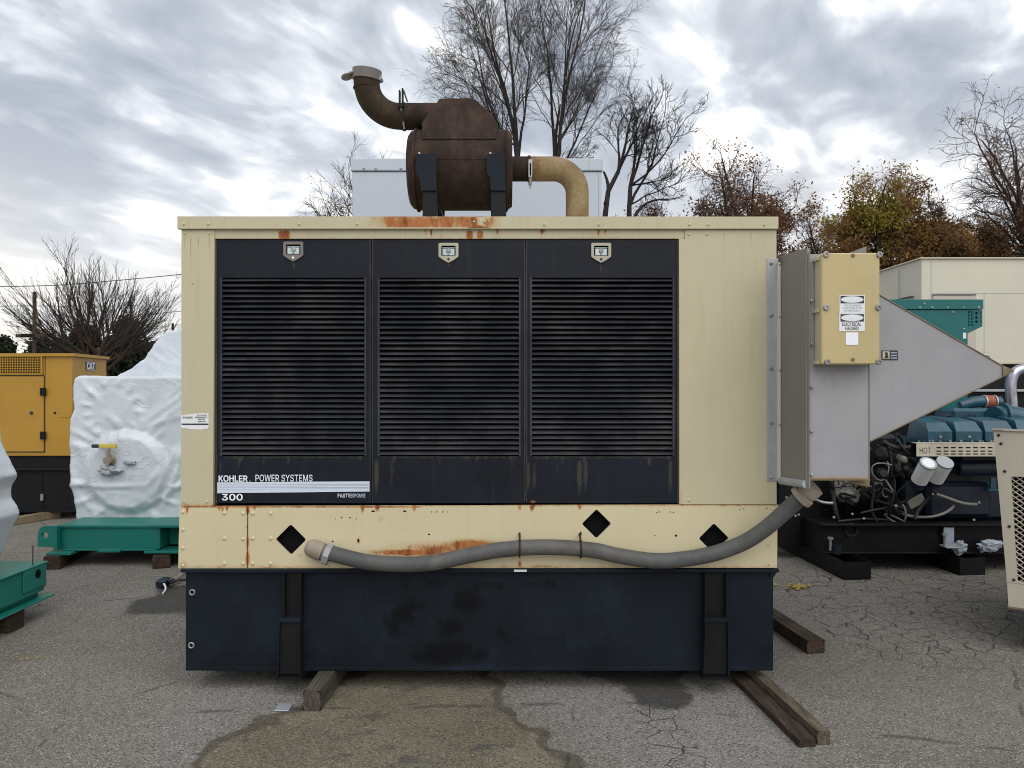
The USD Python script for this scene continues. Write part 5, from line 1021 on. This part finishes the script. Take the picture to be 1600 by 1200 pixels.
# ================================================================ small cream unit, right foreground
RU = thing('cream_unit', 'cream machine with diamond mesh grille on wheels cut by the right picture edge', 'machine', (X_(1562, 5.2), 5.2, 0), rotz=-38)
# local frame: x along the front, -y towards the camera, z up; the unit leans by its tapered side
zu = lambda py: Z_(py, 5.2)
k5 = 5.2 / F / math.cos(math.radians(0))
lx = lambda px: (px - 1562) * k5
front = Polygon([(lx(1571.5), zu(908)), (lx(1553.5), zu(673)), (lx(1553.5) + 1.25, zu(673)), (lx(1571.5) + 1.22, zu(908))])
gril = Polygon([(lx(1585.5), zu(905)), (lx(1577), zu(743)), (lx(1577) + 1.05, zu(743)), (lx(1585.5) + 1.03, zu(905))]).buffer(-.015).buffer(.015)
obj(RU, 'front_panel', ex(front.difference(gril), 0, .012), M['cream_old'])
inner = front.buffer(-.012, join_style=2)
HSG = ex(inner, .06, 1.5); hv = np.asarray(HSG.vertices); hv[:, 2] -= np.where(hv[:, 2] > 1.2, (hv[:, 1]) * .1 + .004, 0); HSG.vertices = hv
obj(RU, 'housing', HSG, M['cream_old'])
obj(RU, 'front_rim', ex(front.difference(inner), .0125, .0595), M['cream_old'])
obj(RU, 'grille_backing', ex(gril.buffer(.02), .045, .05), M['void'])
obj(RU, 'roof', exx(Polygon([(-.012, zu(673) + .001), (-.012, zu(669.5)), (1.52, zu(669.5) - .15), (1.52, zu(673) - .15)]), lx(1552.5), lx(1553.5) + 1.27), M['cream_old'])
obj(RU, 'roof_rust', bx(lx(1553), lx(1566), -.0135, -.011, zu(673) + .002, zu(671.5), .0004), M['rust_orange'])
skt = Polygon([(lx(1573.5), zu(945)), (lx(1571.8), zu(908.6)), (lx(1571.8) + 1.22, zu(908.6)), (lx(1573.5) + 1.2, zu(945))])
obj(RU, 'base_skirt', ex(skt, -.002, 1.45), M['cream_old'])
obj(RU, 'skirt_edge', bx(lx(1573), lx(1573) + 1.2, -.012, .03, zu(948), zu(945.3), .002), M['duct_edge'])
cl_all = []
mw = .006; cell = .047; hgt_ = .036
gx0, gz0, gx1, gz1 = gril.bounds
segs = []
for k in range(-40, 80):
    for sgn in (1, -1):
        c0 = gx0 + k * cell
        L_ = sgn * (gz1 - gz0) * cell / hgt_ * 1.0
        from shapely.geometry import LineString
        s_ = LineString([(c0, gz0), (c0 + L_, gz1)]).intersection(gril.buffer(.004))
        if not s_.is_empty and s_.geom_type == 'LineString':
            (a, b), (c, d) = s_.coords[0], s_.coords[-1]
            if math.hypot(c - a, d - b) > .02: segs.append(((a, .018 + .005 * sgn, b), (c, .018 + .005 * sgn, d)))
for a, b in segs: obj(RU, 'mesh_strand', tubes([[a, b]], [[.0042, .0042]], 4), M['beige'])
for px, py in ((1561, 693), (1558, 672 + 8), (1566, 736), (1572, 821), (1578, 907 - 4)): obj(RU, 'screw', lathe([(0, .010), (.004, .010), (.006, .005)], (lx(px) + .012, 0, zu(py)), (0, -1, 0), 10), M['ink'])
obj(RU, 'lettering', text('KOHLER', lx(1595), zu(714), -.0005, .072, width=.46, depth=.002, bold=True), M['ink'])
for (wx, wy) in ((lx(1600), .30), (lx(1600) + .98, .30), (lx(1600), 1.2), (lx(1600) + .98, 1.2)):
    wl = obj(RU, 'wheel', lathe([(0, .05), (.002, .10), (.012, .125), (.055, .125), (.065, .10), (.067, .05)], (wx, wy - .1, .126), (1, 0, 0), 28), M['rubber'], smooth=40)
    obj(wl, 'rim', lathe([(-.002, .06), (.069, .06)], (wx, wy - .1, .126), (1, 0, 0), 18), M['galv'])
    obj(wl, 'fork', [bx(wx - .012, wx - .004, wy - .13, wy - .07, .10, zu(945), .001), bx(wx + .071, wx + .079, wy - .13, wy - .07, .10, zu(945), .001)], M['black'])
# ================================================================ trees
def norm(a): return a / np.maximum(np.linalg.norm(a, axis=-1, keepdims=True), 1e-9)
def grow(rng, P, D, Ln, R, levels):
    """levels: dicts n (points), wander, trop, taper, kids, tmin, ang, ratio, rr, k (tube sides). Returns [(points, radii)] per level"""
    out = []
    for li, lv in enumerate(levels):
        m = len(P); n = lv['n']; pts = [P]; d = norm(D); cur = P
        for i in range(n - 1):
            d = norm(d + lv['wander'] * rng.normal(size=(m, 3)) + lv['trop'] * np.array([0, 0, 1.]))
            cur = cur + d * (Ln / (n - 1))[:, None]; pts.append(cur)
        pts = np.stack(pts, 1); t = np.linspace(0, 1, n); rad = R[:, None] * (1 - (1 - lv['taper']) * t)
        out.append((pts, rad, lv['k']))
        kids = lv.get('kids', 0)
        if not kids: break
        tk = lv['tmin'] + (1.0 - lv['tmin']) * (np.arange(kids)[None] + rng.random((m, kids))) / kids
        tk[:, -1] = 1.0
        f = tk * (n - 1); i0 = np.minimum(f.astype(int), n - 2); fr = (f - i0)[..., None]; mi = np.arange(m)[:, None]
        p = pts[mi, i0] * (1 - fr) + pts[mi, i0 + 1] * fr
        dd = norm(pts[mi, i0 + 1] - pts[mi, i0])
        ang = np.radians(lv['ang']) * (.6 + .8 * rng.random((m, kids))); ang[:, -1] *= .35
        rv = norm(rng.normal(size=(m, kids, 3))); side = norm(np.cross(dd, rv))
        nd = dd * np.cos(ang)[..., None] + side * np.sin(ang)[..., None]
        nl = Ln[:, None] * lv['ratio'] * (1.15 - .55 * tk) * (.7 + .6 * rng.random((m, kids)))
        nr = (R[:, None] * (1 - (1 - lv['taper']) * tk)) * lv['rr']
        P, D, Ln, R = p.reshape(-1, 3), nd.reshape(-1, 3), nl.ravel(), np.maximum(nr.ravel(), lv.get('rmin', .003))
    return out
def lvl(n, wander, trop, taper, kids, tmin, ang, ratio, rr, k, rmin=.003): return dict(n=n, wander=wander, trop=trop, taper=taper, kids=kids, tmin=tmin, ang=ang, ratio=ratio, rr=rr, k=k, rmin=rmin)
def leaf_cards(rng, P, size, flat=.0):
    m = len(P); a = norm(rng.normal(size=(m, 3))); b = norm(np.cross(a, rng.normal(size=(m, 3)))); s = size * (.6 + .8 * rng.random(m))[:, None]
    if flat: a = norm(a * [1, 1, flat]); b = norm(b * [1, 1, flat])
    c = norm(np.cross(a, b)) * s * .18
    V = np.stack([P - a * s, P + b * s * .55 + c, P + a * s, P - b * s * .55 + c], 1).reshape(-1, 3)
    i = np.arange(m)[:, None] * 4
    return trimesh.Trimesh(V, np.concatenate([i + [0, 1, 2], i + [0, 2, 3]]), process=False)
# tall bare tree: two stems behind the silencer
YA = 21.0
def A(px, py, dy=0): return at(px, py, YA) + np.array([0, dy, 0])
# limbs start above the trunks
def limbs(base, ends, r):
    out = []
    for (px, py, ey, rr) in ends:
        e = A(px, py, ey); d = e - base; f_ = .10 * ((px * 7 + py * 3) % 10) / 10; b_ = base - np.array([0, 0, 18. * f_]) ; d = e - b_; out.append((b_, d, np.linalg.norm(d) * .95, r * rr * .60))
    return out
b1, b2 = A(808, 228), A(867, 232)
l1 = limbs(b1, [(770, -30, .8, .62), (722, 50, -.8, .5), (692, 100, .3, .42), (815, -60, -.5, .6), (842, 0, 1.2, .45), (738, -20, 1.5, .5), (790, -90, -1.2, .5), (700, 180, -.6, .3)], .17)
l2 = limbs(b2, [(888, -50, .5, .6), (925, 10, -.8, .5), (958, 70, .4, .42), (856, -60, 1.2, .5), (905, -90, -1.2, .5), (940, 130, 1.0, .33), (925, 220, .6, .25)], .16)
def tree2(name, label, trunks, limbs_, levels, seed, bark, twig, loc, **kw):
    rng = np.random.default_rng(seed)
    P = np.array([q[0] for q in limbs_], float); D = np.array([q[1] for q in limbs_], float); Ln = np.array([q[2] for q in limbs_], float); R = np.array([q[3] for q in limbs_], float)
    lv = grow(rng, P, D, Ln, R, levels)
    t = thing(name, label, 'tree', loc)
    obj(t, 'trunk', [pt_tube(spline(q, 14), np.linspace(r0, r1, 14), 10) for q, r0, r1 in trunks] + [tubes(lv[0][0], lv[0][1], 8)], bark, smooth=True)
    obj(t, 'crown', [tubes(p, r, k) for p, r, k in lv[1:]], twig, smooth=True, kind='stuff')
    if kw.get('leafn'):
        q = np.concatenate([p[:, 1:].reshape(-1, 3) for p, r, k in lv[-2:]]); n = kw['leafn']
        q = q[rng.integers(0, len(q), n)] + rng.normal(size=(n, 3)) * kw.get('spread', .1)
        keep = kw.get('keep') or (lambda q, rng: rng.random(len(q)) < np.clip(1.2 - 1.0 * (q[:, 2] - np.quantile(q[:, 2], .25)) / np.ptp(np.quantile(q[:, 2], [.25, .99])), .10, 1) * np.clip(meshkit.fbm(q * 1.5, 2, 7) * 5.0 - 2.0, 0, 1))
        if keep is not None: q = q[keep(q, rng)]
        obj(t, 'leaves', leaf_cards(rng, q, kw['leafsize']), kw['leafmat'], smooth=False, kind='stuff')
    return t
LVx = [lvl(12, .05, .0, .10, 10, .16, 30, .38, .46, 7, .010), lvl(9, .09, .02, .3, 7, .15, 34, .52, .5, 4, .007), lvl(7, .12, .0, .35, 5, .15, 36, .60, .55, 3, .0042), lvl(5, .14, -.04, .5, 4, .2, 38, .62, .7, 3, .0031), lvl(4, .16, -.06, .5, 0, 0, 0, 0, 0, 3)]
tree2('bare_tree', 'tall bare tree with two stems and fine twigs rising behind the silencer', [([(X_(800, YA), YA, 0), at(803, 400, YA), at(806, 300, YA), b1, b1 + np.array([-.1, 0, 1.2])], .24, .02), ([(X_(858, YA), YA + .2, 0), at(861, 420, YA), at(863, 310, YA), b2, b2 + np.array([.15, 0, 1.2])], .22, .02)], l1 + l2, LVx, 31, M['bark'], M['twig'], (X_(830, YA), YA, 0), leafn=220, leafsize=.045, leafmat=M['leaf_olive'], spread=.05)
# bare tree right of the white enclosure
YR = 18.0
def Rr(px, py, dy=0): return at(px, py, YR) + np.array([0, dy, 0])
b3, b4 = Rr(985, 290), Rr(966, 268)
l3 = []
for base, ends in ((b3, [(1000, 190, .3, .6), (1030, 165, -.5, .55), (1065, 165, .5, .5), (1090, 215, -.4, .42), (1060, 275, .4, .32), (1010, 150, .8, .45), (1085, 255, .6, .30)]), (b4, [(985, 170, -.4, .62), (968, 150, .4, .5), (1005, 165, -.6, .5)])):
    for px, py, dy, rr in ends:
        e = Rr(px, py, dy); b_ = base - np.array([0, 0, (.9 if base is b3 else 0.) * ((px * 7) % 10) / 10]); l3.append((b_, e - b_, np.linalg.norm(e - b_) * .98, .070 * rr))
LVr = [lvl(10, .10, .01, .18, 8, .2, 40, .42, .46, 7, .009), lvl(8, .16, .04, .35, 6, .15, 40, .56, .55, 4, .0065), lvl(6, .2, .05, .45, 5, .2, 42, .58, .65, 3, .005), lvl(4, .2, .05, .5, 0, 0, 0, 0, 0, 3)]
tree2('bare_tree', 'smaller bare tree with crooked dark limbs right of the white enclosure', [([(X_(985, YR), YR, 0), Rr(984, 400), Rr(983, 340), b3], .13, .05), ([(X_(938, YR), YR + .2, 0), Rr(944, 400), Rr(946, 330), Rr(953, 290), b4], .15, .05), ([Rr(946, 320), Rr(948, 280), Rr(943, 268)], .06, .025), ([Rr(985, 360), Rr(1010, 318), Rr(1045, 312)], .05, .015)], l3, LVr, 33, M['bark'], M['bark'], (X_(985, YR), YR, 0))
# leafy brown trees behind the right side
def leafy(name, label, Y, px0, ends, r, levels, seed, loc_px, leafn, leafsize, lm, spread, bark, twig, base=(0, 420), keep=None, trunks=None):
    b = at(px0, base[1], Y); lm_ = []
    for px, py, dy, rr in ends:
        e = at(px, py, Y) + np.array([0, dy, 0]); lm_.append((b, e - b, np.linalg.norm(e - b) * .84, r * rr))
    tr = [([(X_(px0, Y), Y, 0), at(px0 + 2, 520, Y), b], r * 1.35, r)] + (trunks or [])
    return tree2(name, label, tr, lm_, levels, seed, bark, twig, (X_(loc_px, Y), Y, 0), leafn=leafn, leafsize=leafsize, leafmat=lm, spread=spread, keep=keep)
LVl = [lvl(9, .10, .0, .22, 8, .25, 42, .44, .5, 6, .008), lvl(7, .2, .03, .4, 7, .15, 46, .58, .55, 4, .006), lvl(6, .28, -.02, .5, 5, .15, 48, .62, .65, 3, .0042), lvl(5, .3, -.06, .6, 0, 0, 0, 0, 0, 3)]
YL = 16.5
leafy('leafy_tree', 'brown leaved tree overgrown with vines right of the cream roof corner', YL, 1160, [(1140, 235, .3, .5), (1150, 215, -.3, .4), (1115, 300, -.5, .5), (1085, 330, .4, .4), (1180, 250, .5, .5), (1205, 290, -.4, .4), (1230, 320, .4, .35), (1170, 310, -.6, .5), (1140, 310, .6, .5), (1100, 380, .2, .4), (1220, 370, .2, .4)], .14, LVl, 41, 1160, 22000, .030, M['leaf_brown'], .10, M['bark_brown'], M['twig_brown'])
leafy('leafy_tree', 'wide olive and rust leaved tree above the yellow junction box', 16.0, 1375, [(1290, 300, .3, .5), (1330, 270, -.4, .5), (1370, 262, .4, .5), (1420, 270, -.3, .5), (1450, 300, .5, .45), (1275, 350, -.5, .45), (1310, 380, .5, .4), (1400, 330, -.6, .5), (1350, 340, .6, .5), (1470, 350, .3, .4), (1440, 380, -.5, .4), (1500, 330, .3, .3), (1330, 400, -.6, .4), (1400, 395, .6, .4)], .11, LVl, 43, 1375, 52000, .030, M['leaf_olive'], .09, M['bark_brown'], M['twig_brown'])
leafy('leafy_tree', 'lower olive leaved tree above the pale cream enclosure roof', 15.5, 1480, [(1440, 320, .3, .5), (1465, 300, -.3, .5), (1500, 320, .3, .5), (1535, 345, -.3, .5), (1420, 365, .4, .4), (1545, 385, .2, .4), (1480, 370, -.5, .4), (1450, 395, .5, .4), (1515, 395, -.4, .4), (1575, 360, .3, .4)], .09, LVl, 67, 1480, 30000, .029, M['leaf_olive'], .12, M['bark_brown'], M['twig_brown'], base=(0, 440))
leafy('leafy_tree', 'tall vine covered tree with reddish leaves at the right picture edge', 15.0, 1610, [(1595, 120, .3, .45), (1570, 180, -.4, .4), (1555, 240, .4, .35), (1590, 200, -.3, .5), (1620, 150, .5, .5), (1540, 290, .3, .35), (1500, 335, .2, .42), (1560, 330, -.4, .4), (1590, 300, .4, .5), (1640, 250, .4, .5), (1570, 385, .2, .4), (1630, 360, .2, .4), (1525, 390, .4, .3)], .10, LVl, 47, 1600, 5200, .025, M['leaf_brown'], .12, M['bark'], M['twig_brown'], base=(0, 400), keep=lambda q, rng: rng.random(len(q)) < np.clip(1.2 - (q[:, 2] - 3.6) / 1.6, .06, 1))
leafy('leafy_tree', 'low dark shrubby tree filling the gap behind the grey duct', 17.5, 1290, [(1230, 350, .2, .5), (1255, 330, -.3, .5), (1285, 345, .3, .5), (1320, 360, -.3, .5), (1240, 390, .4, .5), (1340, 395, -.2, .4), (1225, 420, .2, .4)], .10, LVl, 53, 1290, 14000, .030, M['leaf_brown'], .12, M['bark_brown'], M['twig_brown'], base=(0, 470))
leafy('leafy_tree', 'thin twiggy tree with tips showing left of the white enclosure', 19.0, 560, [(490, 330, .2, .4), (510, 300, -.3, .4), (530, 315, .3, .4), (545, 250, -.2, .4), (590, 238, .3, .4), (620, 245, -.3, .4), (570, 262, .2, .4), (505, 340, .4, .4)], .10, [lvl(8, .08, .03, .3, 8, .3, 32, .45, .5, 6, .007), lvl(6, .14, .04, .4, 6, .2, 36, .6, .6, 4, .0055), lvl(5, .2, .0, .5, 4, .2, 40, .6, .7, 3, .0045), lvl(4, .2, 0, .5, 0, 0, 0, 0, 0, 3)], 59, 560, 300, .04, M['leaf_brown'], .05, M['bark'], M['twig'], base=(0, 460))
leafy('leafy_tree', 'small reddish tangle of vines and twigs between the bare tree and the cream roof', 19.0, 1020, [(1000, 310, .2, .5), (1030, 318, -.2, .5), (1050, 325, .3, .5), (975, 325, .2, .4), (1065, 300, .2, .4)], .08, LVl, 61, 1020, 1500, .035, M['leaf_brown'], .08, M['bark_brown'], M['twig_brown'], base=(0, 420))
# fan shaped bare tree on the left
YF2 = 26.0
bF = at(150, 572, YF2); ends = []
rF = np.random.default_rng(5)
for k in range(46):
    a = np.radians(-78 + 156 * (k + .5) / 46 + rF.normal() * 3); ln = 128 * (.86 + .22 * rF.random()) * (1 - .12 * abs(math.sin(a))) 
    ends.append((150 + ln * math.sin(a) * .92, 572 - ln * math.cos(a) - 4, rF.normal() * 1.2, .30 + .3 * rF.random()))
lm_ = []
for px, py, dy, rr in ends:
    e = at(px, py, YF2) + np.array([0, dy, 0]); o = bF + rF.normal(size=3) * [.35, .3, .15]; d = e - o; d[0] *= 1.25; d[2] *= .78; lm_.append((o, d, np.linalg.norm(e - o) * 1.02, .115 * rr))
LVf = [lvl(10, .04, .06, .16, 9, .22, 19, .38, .45, 6, .011), lvl(7, .06, .05, .35, 4, .2, 22, .55, .6, 4, .008), lvl(5, .09, .05, .4, 3, .3, 26, .55, .7, 3, .0055), lvl(4, .1, .04, .5, 0, 0, 0, 0, 0, 3)]
tree2('bare_tree', 'broad fan shaped bare tree rising behind the yellow generator', [([(bF[0], YF2, 0), (bF[0] + .1, YF2, bF[2] * .6), bF], .42, .32)], lm_, LVf, 37, M['bark_brown'], M['twig'], (bF[0], YF2, 0))
# evergreens
def evergreen(label, px, Y, ptop, wpx, n, seed, loc_z=0.0, pbase=640):
    rng = np.random.default_rng(seed); c = at(px, ptop, Y); hgt = c[2]; Rb = wpx / F * Y / 2
    t = thing('evergreen_tree', label, 'tree', (c[0], Y, 0))
    obj(t, 'trunk', cyl((c[0], Y, 0), (c[0], Y, hgt * .9), .16, .04, k=8), M['bark_brown'])
    m = 46; u = rng.random(m) ** .8; a = rng.random(m) * 2 * PI; z0 = .25 + u * (hgt - .5); rr = Rb * np.clip(1.15 * (1 - u) ** .55, .06, 1) * (.7 + .5 * rng.random(m))
    start = np.stack([np.full(m, c[0]), np.full(m, Y), z0], 1); D = np.stack([np.cos(a), np.sin(a), .25 + .5 * rng.random(m)], 1)
    lv = grow(rng, start, D, rr, np.full(m, .03), [lvl(5, .08, .05, .4, 7, .2, 45, .45, .5, 4, .008), lvl(4, .15, .0, .5, 0, 0, 0, 0, 0, 3)])
    obj(t, 'branches', [tubes(p, r, k) for p, r, k in lv], M['bark_brown'], kind='stuff')
    q = np.concatenate([p.reshape(-1, 3) for p, r, k in lv]); q = q[rng.integers(0, len(q), n)] + rng.normal(size=(n, 3)) * .16
    obj(t, 'foliage', leaf_cards(rng, q, .10), M['leaf_green'], smooth=False, kind='stuff')
evergreen('dark evergreen under the left half of the fan shaped bare tree', 128, 31, 508, 85, 8000, 71)
evergreen('dark evergreen under the right half of the fan shaped bare tree', 198, 30, 500, 95, 9000, 72)
evergreen('round dark evergreen right behind the utility pole', 62, 34, 528, 55, 5000, 73)
evergreen('low evergreen at the left picture edge', 4, 33, 528, 60, 5000, 74)
evergreen('low evergreen behind the slope of the shrink wrapped machine', 240, 32, 540, 70, 5000, 75)
evergreen('low evergreen between the pole and the fan shaped bare tree', 96, 36, 530, 50, 4000, 76)
# far tree line, one mass
rngh = np.random.default_rng(91)
n = 26000; q = np.stack([rngh.uniform(-75, 75, n), 60 + rngh.normal(size=n) * 3, np.zeros(n)], 1)
top = 2.6 + 2.6 * meshkit.fbm(np.stack([q[:, 0] * .12, q[:, 1] * 0, q[:, 1] * 0], 1), 4, 3); q[:, 2] = rngh.random(n) ** .8 * top
tag(obj(None, 'far_hedge', leaf_cards(rngh, q, .42), M['leaf_green'], smooth=False, kind='stuff'), 'far dark line of trees along the horizon', 'trees')
# ================================================================ utility poles and wires
def pole(label, px, Y, ptop, r, arm=True, armlen=.8, armpy=None):
    t = thing('utility_pole', label, 'pole', (X_(px, Y), Y, 0))
    obj(t, 'post', cyl((X_(px, Y), Y, 0), (X_(px, Y), Y, Z_(ptop, Y)), r * 1.2, r, k=12), M['wood_dark'])
    if arm: obj(t, 'crossarm', bx(X_(px, Y) - armlen, X_(px, Y) + armlen * .8, Y - .16, Y - .06, Z_(armpy, Y) - .05, Z_(armpy, Y) + .05, .01), M['wood_dark'])
    return t
t = pole('nearer brown utility pole in front of the fan shaped tree', 54, 24, 456, .055, True, .5, 525)
obj(t, 'service_drop', bx(X_(53, 24) - .3, X_(58, 24), 23.8, 23.9, Z_(526, 24), Z_(522, 24), .01), M['black'])
pole('thinner dark utility pole at the right of the fan shaped tree', 205, 30, 472, .055, True, .5, 503)
pole('small far pole right of the shrink wrapped machine top', 270, 40, 505, .06, False)
def wire(label, pts, r=.012):
    tag(obj(None, 'power_line', pt_tube(spline(pts, 40), r, 5), M['rubber'], smooth=True), label, 'wire')
wire('long overhead wire crossing in front of the fan shaped bare tree', [at(-260, 452, 23), at(0, 447.5, 23.5), at(80, 446, 23.8), at(180, 438.5, 24.5), at(285, 428.5, 25), at(420, 410, 26)], .013)
wire('short overhead wire between the poles and the cream corner', [at(205, 497, 30), at(245, 490, 29), at(285, 486, 28), at(400, 470, 27)], .011)
wire('thin wire low between the two utility poles', [at(-200, 498, 24), at(54, 478, 24), at(130, 479, 26), at(205, 474, 30)], .009)
# ================================================================ fallen leaves and grit
rl = np.random.default_rng(3)
def litter(name, label, px, py, n, sx, sy, size, mat):
    c = np.array([*gpt(px, py), .012]); q = c + np.stack([rl.normal(size=n) * sx, rl.normal(size=n) * sy, rl.random(n) * .008], 1)
    tag(obj(None, name, leaf_cards(rl, q, size, .12), mat, smooth=False, kind='stuff'), label, 'leaves')
litter('fallen_leaves', 'yellow crushed leaves on the asphalt right of the tank', 1243, 918, 40, .065, .045, .026, M['leaf_fallen'])
litter('fallen_leaves', 'few tan leaf scraps on the asphalt at the lower left', 25, 1032, 16, .09, .04, .012, M['leaf_fallen'])
q = np.stack([rl.uniform(-3.6, 3.6, 260), rl.uniform(3.5, 7.5, 260), np.full(260, .010)], 1); q = q[~((np.abs(q[:, 0] + .19) < 1.8) & (q[:, 1] > 4.4))]
tag(obj(None, 'leaf_scraps', leaf_cards(rl, q, .008, .15), M['leaf_fallen'], smooth=False, kind='stuff'), 'tiny yellow leaf scraps scattered over the asphalt', 'leaves')

GROUPS = {'timber': 'timbers lying on the asphalt', 'wrapped_generator': 'shrink wrapped machines on teal skids', 'bare_tree': 'bare trees behind the yard', 'leafy_tree': 'trees with autumn leaves behind the yard', 'evergreen_tree': 'evergreens at the left', 'utility_pole': 'utility poles at the left', 'power_line': 'overhead wires at the left', 'fallen_leaves': 'fallen leaves on the asphalt'}
for p_ in stage.GetPrimAtPath('/World').GetChildren():
    b_ = p_.GetName(); b_ = b_[:-4] if b_[-4:-3] == '_' and b_[-3:].isdigit() else b_
    if b_ in GROUPS: p_.SetCustomDataByKey('group', GROUPS[b_])
